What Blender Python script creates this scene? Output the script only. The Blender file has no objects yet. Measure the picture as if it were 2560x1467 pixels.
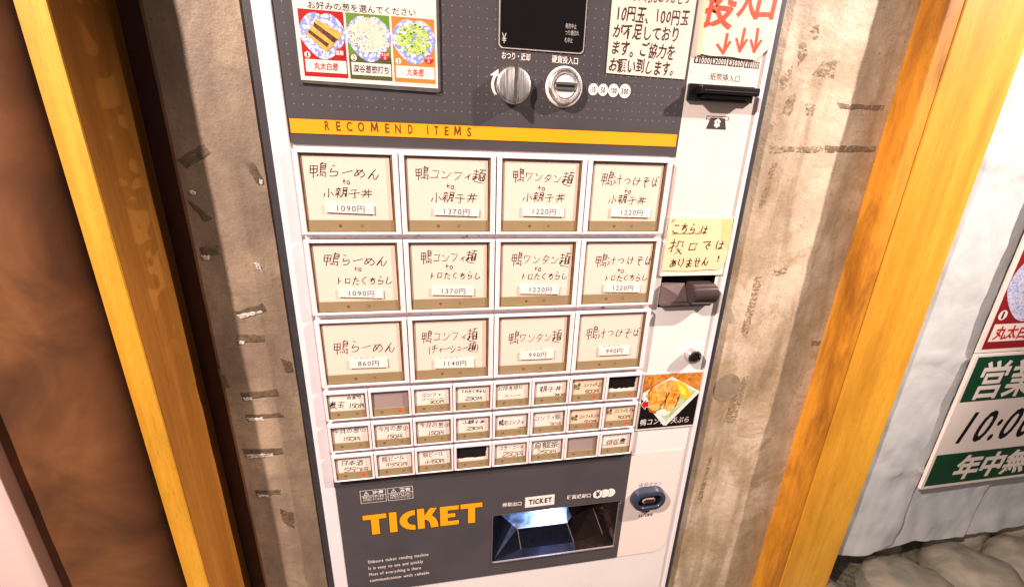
import bpy, bmesh, math, random
from mathutils import Vector, Matrix, noise
R = math.radians
random.seed(7)
C = bpy.context.scene.collection
sc = bpy.context.scene
# All tables below are in millimetres on the front of the machine:
# x to the right, z up (0 = top of the first row of buttons), d = depth into the wall.
BASE = 0.95                     # height of z = 0 above the ground, metres
def W(x, z, d=0.0):
    return Vector((x / 1000, d / 1000, z / 1000 + BASE))

# ---------------------------------------------------------------- camera
cam_d = bpy.data.cameras.new('camera'); cam = bpy.data.objects.new('camera', cam_d); C.objects.link(cam)
sc.camera = cam
cam_d.sensor_width = 36; cam_d.lens = 1046.2 / 2560 * 36; cam_d.clip_start = 0.01; cam_d.clip_end = 50
rgt = Vector((0.98493, -0.17041, 0.02951)); up = Vector((0.02649, 0.31729, 0.94796)); fwd = Vector((0.17090, 0.93289, -0.31702))
M = Matrix((rgt, up, -fwd)).transposed().to_4x4(); M.translation = W(150.33, 2.33, -501.8)
cam.matrix_world = M

# ---------------------------------------------------------------- light
w = bpy.data.worlds.new('World'); sc.world = w; w.use_nodes = True
w.node_tree.nodes['Background'].inputs[0].default_value = (1.0, 0.80, 0.72, 1)
w.node_tree.nodes['Background'].inputs[1].default_value = 0.29
def lamp(name, kind, loc, target, power, color, size, **k):
    l = bpy.data.lights.new(name, kind); o = bpy.data.objects.new(name, l); C.objects.link(o)
    l.energy = power; l.color = color
    if kind == 'AREA':
        l.shape = 'DISK'; l.size = size
    else:
        l.shadow_soft_size = size
    o.location = loc; o.rotation_euler = (target - loc).to_track_quat('-Z', 'Y').to_euler()
    for a, v in k.items(): setattr(l, a, v)
    return o
ctr = W(260, -180, 0)
lamp('ceiling_spot_left', 'SPOT', ctr + Vector((-0.66, -0.45, 0.66)) * 2.3, W(70, -260, 0), 500, (1.0, 0.825, 0.735), 0.03, spot_size=R(58), spot_blend=1.0)
lamp('ceiling_spot_right', 'SPOT', ctr + Vector((0.79, -0.30, 0.62)) * 2.0, W(520, -260, 0), 365, (1.0, 0.825, 0.74), 0.018, spot_size=R(40), spot_blend=1.0)
lamp('cool_fill', 'AREA', W(450, -1300, -900), W(450, -750, 0), 9, (0.66, 0.74, 1.0), 0.9)  # unseen cool fill, added low in front to tint the lower parts bluish
vs = sc.view_settings; vs.view_transform = 'Standard'; vs.look = 'None'; vs.exposure = 0.0; vs.gamma = 1.0
LINES = [
 ('00','鴨らーめん',14.2,-21.2,88.1,-24.1,13.5,'ink'),
 ('00','to',47.4,-32.8,55.6,-33.0,7.5,'ink'),
 ('00','小親子丼',24.4,-45.0,79.5,-45.2,12.6,'ink'),
 ('10','鴨コンフィ麺',126.6,-22.0,206.9,-25.2,14.1,'ink'),
 ('10','to',161.3,-35.9,170.6,-36.3,7.8,'ink'),
 ('10','小親子丼',142.2,-48.2,198.2,-49.1,13.3,'ink'),
 ('20','鴨ワンタン麺',239.0,-22.6,313.9,-25.7,14.7,'ink'),
 ('20','to',270.1,-36.0,279.4,-36.5,7.4,'ink'),
 ('20','小親子丼',250.7,-47.1,305.9,-47.8,13.0,'ink'),
 ('30','鴨汁つけそば',349.7,-24.1,427.2,-27.1,15.2,'ink'),
 ('30','to',381.3,-38.0,390.6,-38.7,7.7,'ink'),
 ('30','小親子丼',360.3,-48.5,412.7,-49.4,12.8,'ink'),
 ('01','鴨らーめん',18.1,-120.5,90.2,-124.2,14.7,'ink'),
 ('01','to',51.3,-132.6,59.9,-133.3,7.8,'ink'),
 ('01','トロたくちらし',28.2,-146.9,94.9,-148.1,11.6,'ink'),
 ('11','鴨コンフィ麺',129.3,-119.7,196.6,-121.3,15.2,'ink'),
 ('11','to',158.2,-131.4,167.8,-132.2,8.1,'ink'),
 ('11','トロたくちらし',137.0,-142.8,202.4,-144.4,10.4,'ink'),
 ('21','鴨ワンタン麺',240.3,-123.0,317.5,-126.5,15.9,'ink'),
 ('21','to',270.6,-136.2,280.1,-137.0,7.7,'ink'),
 ('21','トロたくちらし',252.2,-146.4,315.6,-147.1,10.9,'ink'),
 ('31','鴨汁つけそば',352.1,-127.8,433.3,-127.3,16.5,'ink'),
 ('31','to',384.0,-140.5,393.5,-141.3,8.0,'ink'),
 ('31','トロたくちらし',365.6,-150.8,428.7,-151.3,11.0,'ink'),
 ('02','鴨らーめん',17.6,-234.0,93.1,-236.7,18.0,'ink'),
 ('12','鴨コンフィ麺',125.4,-224.4,198.6,-226.5,16.7,'ink'),
 ('12','(チャーシュー麺)',134.1,-243.3,199.9,-243.8,12.6,'ink'),
 ('22','鴨ワンタン麺',239.8,-232.8,313.8,-233.4,17.1,'ink'),
 ('32','鴨汁つけそば',349.1,-230.9,429.6,-232.2,17.6,'ink'),
 ('s00','自家製',27.4,-306.6,45.5,-307.3,5.8,'bold'),
 ('s00','煮玉',3.9,-317.0,23.6,-317.5,11.7,'ink'),
 ('s00','150円',27.9,-319.3,48.6,-320.5,9.0,'ink'),
 ('s20','コンフィ',122.1,-310.6,149.4,-311.1,7.1,'bold'),
 ('s20','(チャーシュー)',122.2,-317.6,152.0,-317.4,4.6,'brown'),
 ('s20','300円',133.5,-322.3,153.7,-322.5,6.1,'brown'),
 ('s30','トロたくちらし',176.1,-309.0,210.3,-310.2,5.9,'ink'),
 ('s30','230円',182.9,-320.8,206.3,-321.5,6.9,'ink'),
 ('s40','お持ち帰り',226.7,-308.9,263.1,-308.5,8.0,'brown'),
 ('s40','メニュー',235.8,-320.4,260.1,-320.8,5.6,'ink'),
 ('s50','親子丼',286.7,-314.7,320.1,-314.1,10.8,'ink'),
 ('s50','780円',307.7,-324.9,326.6,-325.5,6.7,'ink'),
 ('s60','鴨',337.4,-313.9,347.4,-313.9,11.5,'ink'),
 ('s60','コンフィ天ぷら',351.4,-312.2,382.8,-311.9,7.1,'ink'),
 ('s60','500円',355.7,-322.9,377.0,-323.0,6.8,'ink'),
 ('s01','今月の葱①',4.4,-357.3,47.8,-357.9,8.8,'ink'),
 ('s01','150円',14.9,-370.5,40.0,-371.5,8.1,'ink'),
 ('s11','今月の葱②',62.5,-358.9,103.1,-360.4,9.0,'ink'),
 ('s11','150円',72.7,-372.0,95.2,-373.3,7.5,'ink'),
 ('s21','今月の葱③',117.9,-358.7,160.1,-360.6,9.1,'ink'),
 ('s21','150円',128.3,-371.9,152.1,-373.0,8.4,'ink'),
 ('s31','小親子丼',177.2,-358.9,209.8,-360.4,7.4,'ink'),
 ('s31','230円',184.2,-369.9,207.7,-370.7,7.3,'ink'),
 ('s41','鴨肉コンフィ',229.3,-364.9,266.0,-365.2,10.0,'ink'),
 ('s41','1200円',256.0,-376.1,272.7,-376.1,5.0,'ink'),
 ('s51','コンフィ飯',281.9,-361.5,320.7,-361.2,10.1,'ink'),
 ('s51','780円',303.7,-374.3,322.7,-374.4,8.0,'faint'),
 ('s61','鴨',337.6,-367.0,347.5,-366.3,10.3,'ink'),
 ('s61','コンフィ天ぷら',349.8,-365.0,381.7,-364.9,7.3,'ink'),
 ('s61','500円',358.2,-374.9,378.3,-374.7,6.4,'ink'),
 ('s71','鴨',391.6,-361.5,401.5,-361.4,11.0,'ink'),
 ('s71','コンフィ天ぷら',404.0,-360.4,436.6,-360.6,7.4,'ink'),
 ('s71','500円',411.7,-371.6,431.9,-371.4,7.2,'ink'),
 ('s02','日本酒',9.4,-409.1,40.6,-410.6,9.9,'ink'),
 ('s02','550円',13.5,-421.8,46.3,-423.9,10.1,'ink'),
 ('s12','瓶ビール',64.5,-409.2,95.9,-408.3,9.4,'brown'),
 ('s12','中550円',68.9,-419.5,99.9,-420.3,8.4,'brown'),
 ('s22','瓶ビール',120.6,-408.5,150.3,-408.2,9.6,'brown'),
 ('s22','小450円',123.0,-420.1,151.6,-421.3,8.6,'ink'),
 ('s42','コカ・コーラ',230.7,-408.5,267.5,-409.2,8.4,'ink'),
 ('s42','250円',236.4,-419.9,267.8,-421.9,10.3,'ink'),
 ('s52','烏龍茶',282.9,-410.8,321.4,-410.8,11.9,'ink'),
 ('s52','250円',289.8,-422.1,319.3,-423.5,9.2,'ink'),
 ('s72','領収書',396.7,-415.8,430.4,-415.8,11.7,'ink'),
]
STICKERS = [
 ('00','1090円',27.1,-56.3,79.4,-58.3,10.2,37.2,69.7),
 ('10','1370円',146.8,-59.7,199.6,-61.3,9.1,156.1,189.0),
 ('20','1220円',252.3,-58.0,304.9,-59.0,11.4,262.6,294.9),
 ('30','1220円',366.4,-58.4,419.8,-59.5,11.3,377.5,409.8),
 ('01','1090円',31.6,-156.8,82.9,-159.9,10.5,40.7,73.0),
 ('11','1370円',141.1,-156.9,193.7,-159.4,10.9,151.0,183.3),
 ('21','1220円',252.6,-157.8,305.5,-159.8,11.6,263.2,295.7),
 ('31','1220円',367.7,-158.4,419.6,-160.3,11.7,377.9,409.8),
 ('02','860円',35.6,-251.3,82.1,-252.3,12.6,44.9,71.7),
 ('12','1140円',141.6,-256.8,193.8,-258.8,13.7,151.3,183.9),
 ('22','990円',256.5,-251.5,304.2,-252.2,13.2,267.6,293.8),
 ('32','990円',369.7,-251.7,416.4,-252.3,13.3,379.3,405.4),
]

# ---------------------------------------------------------------- materials
MATS = {}
def mat(name, col, rough=0.5, metal=0.0, var=0.06, scale=30, bump=0.0, bscale=300, coat=0.0, speck=0.0, emit=None, estr=0, spec=0.5):
    if name in MATS: return MATS[name]
    m = bpy.data.materials.new(name); m.use_nodes = True; nt = m.node_tree; N = nt.nodes; b = N['Principled BSDF']
    b.inputs['Roughness'].default_value = rough; b.inputs['Metallic'].default_value = metal
    b.inputs['Specular IOR Level'].default_value = spec
    if coat: b.inputs['Coat Weight'].default_value = coat
    tc = N.new('ShaderNodeTexCoord'); n = N.new('ShaderNodeTexNoise'); n.inputs['Scale'].default_value = scale; n.inputs['Detail'].default_value = 6
    nt.links.new(tc.outputs['Object'], n.inputs['Vector'])
    r = N.new('ShaderNodeValToRGB'); e = r.color_ramp.elements
    e[0].position = 0.3; e[1].position = 0.7
    e[0].color = tuple(c * (1 - var) for c in col) + (1,); e[1].color = tuple(min(1, c * (1 + var)) for c in col) + (1,)
    nt.links.new(n.outputs['Fac'], r.inputs['Fac']); cc = r.outputs['Color']
    if speck:
        v_ = coords(nt); k_ = ramp(nt, tex(nt, v_, 170, 4, 0.65), [(0.70, 0.0), (0.78, speck)]); cc = mix(nt, k_, cc, tuple(c * 0.30 for c in col))
        k2 = ramp(nt, tex(nt, coords(nt, (1, 1, 0.3)), 11, 7, 0.7, 0.8), [(0.52, 0.0), (0.72, speck * 0.42)]); cc = mix(nt, k2, cc, (col[0] * .62, col[1] * .50, col[2] * .38))
    nt.links.new(cc, b.inputs['Base Color'])
    if bump:
        n2 = N.new('ShaderNodeTexNoise'); n2.inputs['Scale'].default_value = bscale; n2.inputs['Detail'].default_value = 5
        nt.links.new(tc.outputs['Object'], n2.inputs['Vector'])
        bp = N.new('ShaderNodeBump'); bp.inputs['Strength'].default_value = bump; bp.inputs['Distance'].default_value = 0.002
        nt.links.new(n2.outputs['Fac'], bp.inputs['Height']); nt.links.new(bp.outputs['Normal'], b.inputs['Normal'])
    if emit:
        b.inputs['Emission Color'].default_value = tuple(emit) + (1,); b.inputs['Emission Strength'].default_value = estr
    MATS[name] = m; return m

def node(nt, t, **k):
    n = nt.nodes.new(t)
    for a, v in k.items():
        if a in n.inputs: n.inputs[a].default_value = v
        else: setattr(n, a, v)
    return n
def ramp(nt, fac, stops):
    r = nt.nodes.new('ShaderNodeValToRGB'); e = r.color_ramp.elements
    while len(e) < len(stops): e.new(0.5)
    for q, (p, c) in zip(e, stops): q.position = p; q.color = (c, c, c, 1) if isinstance(c, (int, float)) else tuple(c) + (1,)
    nt.links.new(fac, r.inputs['Fac']); return r.outputs['Color']
def mix(nt, fac, a, b, mode='MIX'):
    m = nt.nodes.new('ShaderNodeMix'); m.data_type = 'RGBA'; m.blend_type = mode
    for s, v in ((m.inputs['Factor'], fac), (m.inputs[6], a), (m.inputs[7], b)):
        if hasattr(v, 'links'): nt.links.new(v, s)
        elif isinstance(v, (int, float)): s.default_value = v
        else: s.default_value = tuple(v) + (1,)
    return m.outputs[2]
def coords(nt, scale=(1, 1, 1)):
    tc = nt.nodes.new('ShaderNodeTexCoord'); mp = nt.nodes.new('ShaderNodeMapping'); mp.inputs['Scale'].default_value = scale
    nt.links.new(tc.outputs['Object'], mp.inputs['Vector']); return mp.outputs['Vector']
def tex(nt, vec, scale, detail=6, rough=0.55, dist=0.0):
    n = node(nt, 'ShaderNodeTexNoise', Scale=scale, Detail=detail, Roughness=rough, Distortion=dist)
    nt.links.new(vec, n.inputs['Vector']); return n.outputs['Fac']

def concrete(name, light, mid, dark, seedoff=0.0, streak=1.0, bump=0.6):
    m = bpy.data.materials.new(name); m.use_nodes = True; nt = m.node_tree; b = nt.nodes['Principled BSDF']
    b.inputs['Roughness'].default_value = 0.55
    v = coords(nt); v.node.inputs['Location'].default_value = (seedoff, seedoff * 2, 0)
    vs_ = coords(nt, (1, 1, 0.18)); vs_.node.inputs['Location'].default_value = (seedoff, 0, seedoff)
    big = ramp(nt, tex(nt, v, 7, 8, 0.62), [(0.36, mid), (0.62, light)])
    st = ramp(nt, tex(nt, vs_, 26, 6, 0.6, 0.6), [(0.42, 0.0), (0.66, 0.55 * streak)])
    c = mix(nt, st, big, dark)
    pat = ramp(nt, tex(nt, v, 13, 10, 0.72, 1.2), [(0.50, 0.0), (0.62, 0.75)])
    c = mix(nt, pat, c, mid)
    pit = ramp(nt, tex(nt, v, 240, 3, 0.6), [(0.67, 0.0), (0.75, 0.7)])
    c = mix(nt, pit, c, tuple(q * 0.35 for q in dark))
    fine = ramp(nt, tex(nt, v, 700, 4, 0.6), [(0.3, 0.82), (0.7, 1.08)])
    c = mix(nt, 1.0, c, fine, 'MULTIPLY')
    nt.links.new(c, b.inputs['Base Color'])
    bp = node(nt, 'ShaderNodeBump', Strength=bump, Distance=0.002)
    add = node(nt, 'ShaderNodeMath', operation='ADD')
    nt.links.new(tex(nt, v, 60, 8, 0.7), add.inputs[0]); nt.links.new(tex(nt, v, 14, 4, 0.5), add.inputs[1])
    nt.links.new(add.outputs[0], bp.inputs['Height']); nt.links.new(bp.outputs['Normal'], b.inputs['Normal'])
    return m

def wood(name, light, mid, dark, figure=0.0, stain=0.0, rough=0.5):
    m = bpy.data.materials.new(name); m.use_nodes = True; nt = m.node_tree; b = nt.nodes['Principled BSDF']
    b.inputs['Roughness'].default_value = rough
    v = coords(nt, (1, 1, 0.035)); v2 = coords(nt, (1, 1, 0.25)); v3 = coords(nt)
    g = ramp(nt, tex(nt, v, 90, 7, 0.6, 0.8), [(0.3, mid), (0.68, light)])
    st = ramp(nt, tex(nt, v, 28, 4, 0.5, 0.3), [(0.40, 0.45), (0.60, 0.0)])
    c = mix(nt, st, g, dark)
    blot = ramp(nt, tex(nt, v2, 9, 5, 0.6), [(0.35, 0.78), (0.7, 1.1)])
    c = mix(nt, 1.0, c, blot, 'MULTIPLY')
    if stain:
        s_ = ramp(nt, tex(nt, v2, 22, 7, 0.65, 0.5), [(0.45, 0.0), (0.68, stain)])
        c = mix(nt, s_, c, tuple(q * 0.42 for q in dark))
    if figure:                       # flame figure: chained pale patches down the middle of the face
        f = ramp(nt, tex(nt, coords(nt, (1, 0.8, 1.0)), 46, 0.5, 0.3, 0.7), [(0.50, 0.0), (0.53, figure)])
        sep = node(nt, 'ShaderNodeSeparateXYZ'); nt.links.new(v3, sep.inputs[0])
        def band(sock, c0, wdt):
            a = node(nt, 'ShaderNodeMath', operation='SUBTRACT'); nt.links.new(sock, a.inputs[0]); a.inputs[1].default_value = c0
            q = node(nt, 'ShaderNodeMath', operation='ABSOLUTE'); nt.links.new(a.outputs[0], q.inputs[0])
            return ramp(nt, q.outputs[0], [(wdt * 0.6, 1.0), (wdt, 0.0)])
        k1 = mix(nt, 1.0, band(sep.outputs[1], 0.004, 0.019), band(sep.outputs[2], BASE + 0.02, 0.27), 'MULTIPLY')
        f = mix(nt, 1.0, f, k1, 'MULTIPLY')
        c = mix(nt, f, c, tuple(min(1, q * 1.35 + .02) for q in light))
    pore = ramp(nt, tex(nt, coords(nt, (1, 1, 0.12)), 700, 3, 0.6), [(0.30, 0.80), (0.46, 1.0)])
    c = mix(nt, 1.0, c, pore, 'MULTIPLY')
    nt.links.new(c, b.inputs['Base Color'])
    bp = node(nt, 'ShaderNodeBump', Strength=0.35, Distance=0.0008)
    nt.links.new(tex(nt, v, 160, 5, 0.6), bp.inputs['Height']); nt.links.new(bp.outputs['Normal'], b.inputs['Normal'])
    return m

def brushed(name, col, rough=0.3, stretch=(1, 1, 0.06), sc_=900):
    m = bpy.data.materials.new(name); m.use_nodes = True; nt = m.node_tree; b = nt.nodes['Principled BSDF']
    b.inputs['Metallic'].default_value = 1; b.inputs['Base Color'].default_value = tuple(col) + (1,)
    t = tex(nt, coords(nt, stretch), sc_, 5, 0.6)
    nt.links.new(ramp(nt, t, [(0.3, rough * 0.6), (0.7, rough * 1.5)]), b.inputs['Roughness'])
    nt.links.new(ramp(nt, tex(nt, coords(nt, stretch), sc_ * 0.25, 4, 0.5), [(0.3, tuple(c * 0.68 for c in col)), (0.68, col)]), b.inputs['Base Color'])
    bp = node(nt, 'ShaderNodeBump', Strength=0.25, Distance=0.0004); nt.links.new(t, bp.inputs['Height']); nt.links.new(bp.outputs['Normal'], b.inputs['Normal'])
    return m

def clear(name, tint=(1, 1, 1), gloss=1.0):
    m = bpy.data.materials.new(name); m.use_nodes = True; nt = m.node_tree; nt.nodes.clear()
    o = nt.nodes.new('ShaderNodeOutputMaterial'); t = node(nt, 'ShaderNodeBsdfTransparent'); t.inputs[0].default_value = tuple(tint) + (1,)
    g = node(nt, 'ShaderNodeBsdfGlossy', Roughness=0.08); f = node(nt, 'ShaderNodeLayerWeight', Blend=0.3); r = ramp(nt, f.outputs['Facing'], [(0.0, 0.015), (0.55, 0.035), (0.95, 0.5)])
    mx = nt.nodes.new('ShaderNodeMixShader')
    nt.links.new(r, mx.inputs[0]); nt.links.new(t.outputs[0], mx.inputs[1]); nt.links.new(g.outputs[0], mx.inputs[2]); nt.links.new(mx.outputs[0], o.inputs[0])
    return m

def tatter(name, c0, c1, cut=0.45, scale=130, rough=0.6):
    """residue that covers its patch only in part: noise cuts holes in it"""
    m = bpy.data.materials.new(name); m.use_nodes = True; nt = m.node_tree; b = nt.nodes['Principled BSDF']
    b.inputs['Roughness'].default_value = rough
    v = coords(nt, (1, 1, 1.5))
    nt.links.new(ramp(nt, tex(nt, v, scale * 0.8, 6, 0.7), [(0.35, c0), (0.65, c1)]), b.inputs['Base Color'])
    nt.links.new(ramp(nt, tex(nt, v, scale, 8, 0.75, 0.5), [(cut - 0.04, 0.0), (cut + 0.03, 1.0)]), b.inputs['Alpha'])
    return m

MW = mat('white_enamel', (0.80, 0.735, 0.71), 0.32, var=0.03, scale=12, bump=0.03, bscale=900, speck=0.7)
MCREAM = mat('cream_panel', (0.82, 0.70, 0.64), 0.38, var=0.025, scale=9, bump=0.02, bscale=700, speck=0.6)
MHOUS = mat('button_housing_plastic', (0.80, 0.72, 0.745), 0.33, var=0.03, scale=25)
MTRIM = mat('dark_trim', (0.045, 0.042, 0.05), 0.5, var=0.15, scale=60, bump=0.1, bscale=800)
MBLACK = mat('black_plastic', (0.008, 0.007, 0.008), 0.22, var=0.2)
MDISP = mat('display_glass', (0.004, 0.003, 0.004), 0.08, var=0.2)
MWHITE = mat('white_print', (0.88, 0.80, 0.74), 0.5, var=0.02)
MDOT = mat('dot_print_grey', (0.22, 0.21, 0.22), 0.5)
MYEL = mat('yellow_print', (0.92, 0.37, 0.004), 0.45, var=0.02, scale=8)
MBROWN = mat('brown_print', (0.16, 0.045, 0.006), 0.5)
MRIMRED = mat('dark_red_print', (0.09, 0.012, 0.003), 0.5)
MINK = mat('marker_ink', (0.022, 0.006, 0.006), 0.5, var=0.25, scale=200)
MINKB = mat('brown_marker_ink', (0.14, 0.045, 0.012), 0.5, var=0.25, scale=200)
MINKF = mat('faded_marker_ink', (0.26, 0.17, 0.11), 0.6, var=0.25, scale=200)
MINKP = mat('printed_ink', (0.10, 0.09, 0.13), 0.6)
MDARKP = mat('dark_print', (0.035, 0.022, 0.022), 0.5)
MRED = mat('red_print', (0.50, 0.008, 0.008), 0.5)
MORM = mat('orange_red_marker', (0.72, 0.055, 0.008), 0.5, var=0.25, scale=120)
MCARD = mat('card_paper_cream', (0.82, 0.645, 0.535), 0.7, var=0.035, scale=18, bump=0.05, bscale=250)
MCARDW = mat('card_paper_white', (0.88, 0.75, 0.69), 0.7, var=0.03, scale=30, bump=0.05, bscale=250)
MCARDO = mat('card_paper_buff', (0.84, 0.60, 0.42), 0.7, var=0.03, scale=30, bump=0.05, bscale=250)
MCARDG = mat('blank_insert_grey', (0.36, 0.27, 0.25), 0.35, var=0.12, scale=9)
MSTICK = mat('price_sticker_paper', (0.84, 0.765, 0.70), 0.65, var=0.03, scale=40)
MSTRIP = mat('amber_strip', (0.33, 0.235, 0.125), 0.4, var=0.06, scale=30)
MMARK = mat('strip_mark_print', (0.16, 0.085, 0.035), 0.5)
MLINE = mat('bronze_window_lining', (0.23, 0.115, 0.045), 0.3, var=0.35, scale=80)
MLIT = mat('lit_red_mark', (0.6, 0.01, 0.01), 0.5, emit=(1, 0.03, 0.02), estr=1.2)
MCLEAR = clear('clear_acrylic')
MPAPER = mat('notice_paper', (0.80, 0.665, 0.565), 0.75, var=0.03, scale=20, bump=0.06, bscale=120)
MYPAP = mat('yellow_memo_paper', (0.80, 0.62, 0.37), 0.75, var=0.04, scale=14, bump=0.1, bscale=60)
MLAM = mat('laminate_edge', (0.10, 0.09, 0.085), 0.25, var=0.3, scale=60)
MPOST = mat('poster_white', (0.86, 0.76, 0.70), 0.35, var=0.02)
MCR = mat('poster_red', (0.46, 0.010, 0.010), 0.35, var=0.06)
MCRD = mat('poster_red_dimmed', (0.26, 0.010, 0.014), 0.35, var=0.06)  # the poster red with the dimmer light by the curtain put into its colour
MCG = mat('poster_green', (0.14, 0.27, 0.03), 0.35, var=0.08)
MCGD = mat('poster_olive', (0.085, 0.085, 0.018), 0.4, var=0.25, scale=900)
MCO = mat('poster_orange', (0.80, 0.22, 0.035), 0.35, var=0.05)
MSIGN = mat('sign_green', (0.004, 0.055, 0.024), 0.35, var=0.1)
MSTONE = None
MCHROME = brushed('brushed_chrome', (0.90, 0.88, 0.88), 0.36)
MCHROME2 = mat('polished_chrome', (0.70, 0.66, 0.66), 0.10, 1.0, var=0.1)
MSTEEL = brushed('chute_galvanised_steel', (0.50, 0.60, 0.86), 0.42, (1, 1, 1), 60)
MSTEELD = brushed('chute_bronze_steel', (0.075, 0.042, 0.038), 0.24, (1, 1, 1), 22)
MLEVER = mat('smoky_bronze_plastic', (0.075, 0.052, 0.052), 0.14, 0.35, var=0.12, scale=20)
MBEZEL = mat('blue_grey_bezel', (0.048, 0.055, 0.090), 0.22, 0.3, var=0.1)

def grey_panel_mat():
    m = bpy.data.materials.new('grey_panel_film'); m.use_nodes = True; nt = m.node_tree; b = nt.nodes['Principled BSDF']
    b.inputs['Roughness'].default_value = 0.42
    v = coords(nt)
    c = ramp(nt, tex(nt, v, 7, 6, 0.6), [(0.3, (0.056, 0.050, 0.056)), (0.7, (0.078, 0.068, 0.072))])
    scr = ramp(nt, tex(nt, coords(nt, (0.08, 1, 1)), 260, 5, 0.7, 0.3), [(0.62, 0.0), (0.74, 0.35)])
    c = mix(nt, scr, c, (0.20, 0.18, 0.17))
    spk = ramp(nt, tex(nt, v, 330, 3, 0.6), [(0.73, 0.0), (0.78, 0.6)])
    c = mix(nt, spk, c, (0.22, 0.17, 0.12))
    nt.links.new(c, b.inputs['Base Color']); return m
MGREY = grey_panel_mat()

def china_mat():
    m = bpy.data.materials.new('blue_white_china_print'); m.use_nodes = True; nt = m.node_tree; b = nt.nodes['Principled BSDF']
    b.inputs['Roughness'].default_value = 0.35
    vo = node(nt, 'ShaderNodeTexVoronoi', Scale=330.0); nt.links.new(coords(nt), vo.inputs['Vector'])
    c = ramp(nt, vo.outputs['Distance'], [(0.0, (0.30, 0.36, 0.66)), (0.12, (0.66, 0.66, 0.78)), (0.45, (0.72, 0.70, 0.80)), (0.62, (0.26, 0.33, 0.66))])
    nt.links.new(c, b.inputs['Base Color']); return m
MCHINA = china_mat()
def noise_mat(name, stops, scale=200, dist=1.0, rough=0.4):
    m = bpy.data.materials.new(name); m.use_nodes = True; nt = m.node_tree; b = nt.nodes['Principled BSDF']
    b.inputs['Roughness'].default_value = rough
    nt.links.new(ramp(nt, tex(nt, coords(nt), scale, 5, 0.6, dist), stops), b.inputs['Base Color']); return m

# ---------------------------------------------------------------- mesh helpers
class MB:
    def __init__(s): s.v = []; s.f = []; s.m = []
    def face(s, pts, mi=0):
        k = len(s.v); s.v += [tuple(p) for p in pts]; s.f.append(tuple(range(k, k + len(pts)))); s.m.append(mi)
    def poly(s, pts, d, mi=0):                      # flat polygon facing the viewer: pts (x,z) in mm
        a = sum(pts[i][0] * pts[(i + 1) % len(pts)][1] - pts[(i + 1) % len(pts)][0] * pts[i][1] for i in range(len(pts)))
        if a < 0: pts = pts[::-1]
        s.face([(x, d, z) for x, z in pts], mi)
    def rect(s, x0, x1, z0, z1, d, mi=0): s.poly([(x0, z0), (x1, z0), (x1, z1), (x0, z1)], d, mi)
    def slab(s, pts, d0, d1, mi=0):                 # polygon extruded from d0 (front) to d1
        a = sum(pts[i][0] * pts[(i + 1) % len(pts)][1] - pts[(i + 1) % len(pts)][0] * pts[i][1] for i in range(len(pts)))
        if a < 0: pts = pts[::-1]
        s.face([(x, d0, z) for x, z in pts], mi); s.face([(x, d1, z) for x, z in pts[::-1]], mi)
        n = len(pts)
        for i in range(n):
            (xa, za), (xb, zb) = pts[i], pts[(i + 1) % n]
            s.face([(xa, d0, za), (xa, d1, za), (xb, d1, zb), (xb, d0, zb)], mi)
    def box(s, x0, x1, z0, z1, d0, d1, mi=0, bev=0.0):
        if bev <= 0: s.slab([(x0, z0), (x1, z0), (x1, z1), (x0, z1)], d0, d1, mi); return
        bm = bmesh.new(); bmesh.ops.create_cube(bm, size=1)
        for q in bm.verts: q.co = Vector(((x0 + x1) / 2 + q.co.x * (x1 - x0), (d0 + d1) / 2 + q.co.y * (d1 - d0), (z0 + z1) / 2 + q.co.z * (z1 - z0)))
        bmesh.ops.bevel(bm, geom=bm.edges[:], offset=bev, segments=3, affect='EDGES', profile=0.6)
        s.add_bm(bm, mi)
    def add_bm(s, bm, mi=0):
        k = len(s.v); bm.verts.index_update()
        s.v += [tuple(q.co) for q in bm.verts]
        for f in bm.faces: s.f.append(tuple(k + q.index for q in f.verts)); s.m.append(mi)
        bm.free()
    def lathe(s, cx, cz, prof, n=40, mi=0, sx=1.0, sz=1.0, cap=True, stad=0.0):   # prof: (r, d) front to back or so
        k = len(s.v)
        for r, d in prof:
            for i in range(n):
                a = 2 * math.pi * i / n; c_ = math.cos(a)
                s.v.append((cx + c_ * r * sx + (stad if c_ > 0 else -stad), d, cz + math.sin(a) * r * sz))
        for j in range(len(prof) - 1):
            for i in range(n):
                a = k + j * n + i; b = k + j * n + (i + 1) % n
                s.f.append((a, b, b + n, a + n)); s.m.append(mi)
        if cap: s.f.append(tuple(range(k, k + n))[::1]); s.m.append(mi)
ORG = {}
def obj(name, mb, mats, parent=None, smooth=False, label=None, org=None):
    po = Vector((0, 0, 0))
    p = parent
    while p is not None: po += p.location; p = p.parent
    o0 = W(*org) if org else po
    me = bpy.data.meshes.new(name)
    me.from_pydata([W(x, z, d) - o0 for x, d, z in mb.v], [], mb.f)
    if not isinstance(mats, (list, tuple)): mats = [mats]
    for m_ in mats: me.materials.append(m_)
    if len(mats) > 1: me.polygons.foreach_set('material_index', mb.m)
    if smooth:
        me.polygons.foreach_set('use_smooth', [True] * len(me.polygons)); me.set_sharp_from_angle(angle=R(35))
    me.update()
    o = bpy.data.objects.new(name, me); C.objects.link(o)
    if parent is not None: o.parent = parent; o.location = o0 - po
    else: o.location = o0
    if label: o['label'] = label
    return o
def thing(name, label, cat, x, z, d, group=None):
    o = bpy.data.objects.new(name, None); C.objects.link(o); o.location = W(x, z, d); o.empty_display_size = 0.02
    o['label'] = label; o['category'] = cat
    if group: o['group'] = group
    return o
def tag(o, label, cat, group=None):
    o['label'] = label; o['category'] = cat
    if group: o['group'] = group
    return o
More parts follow.
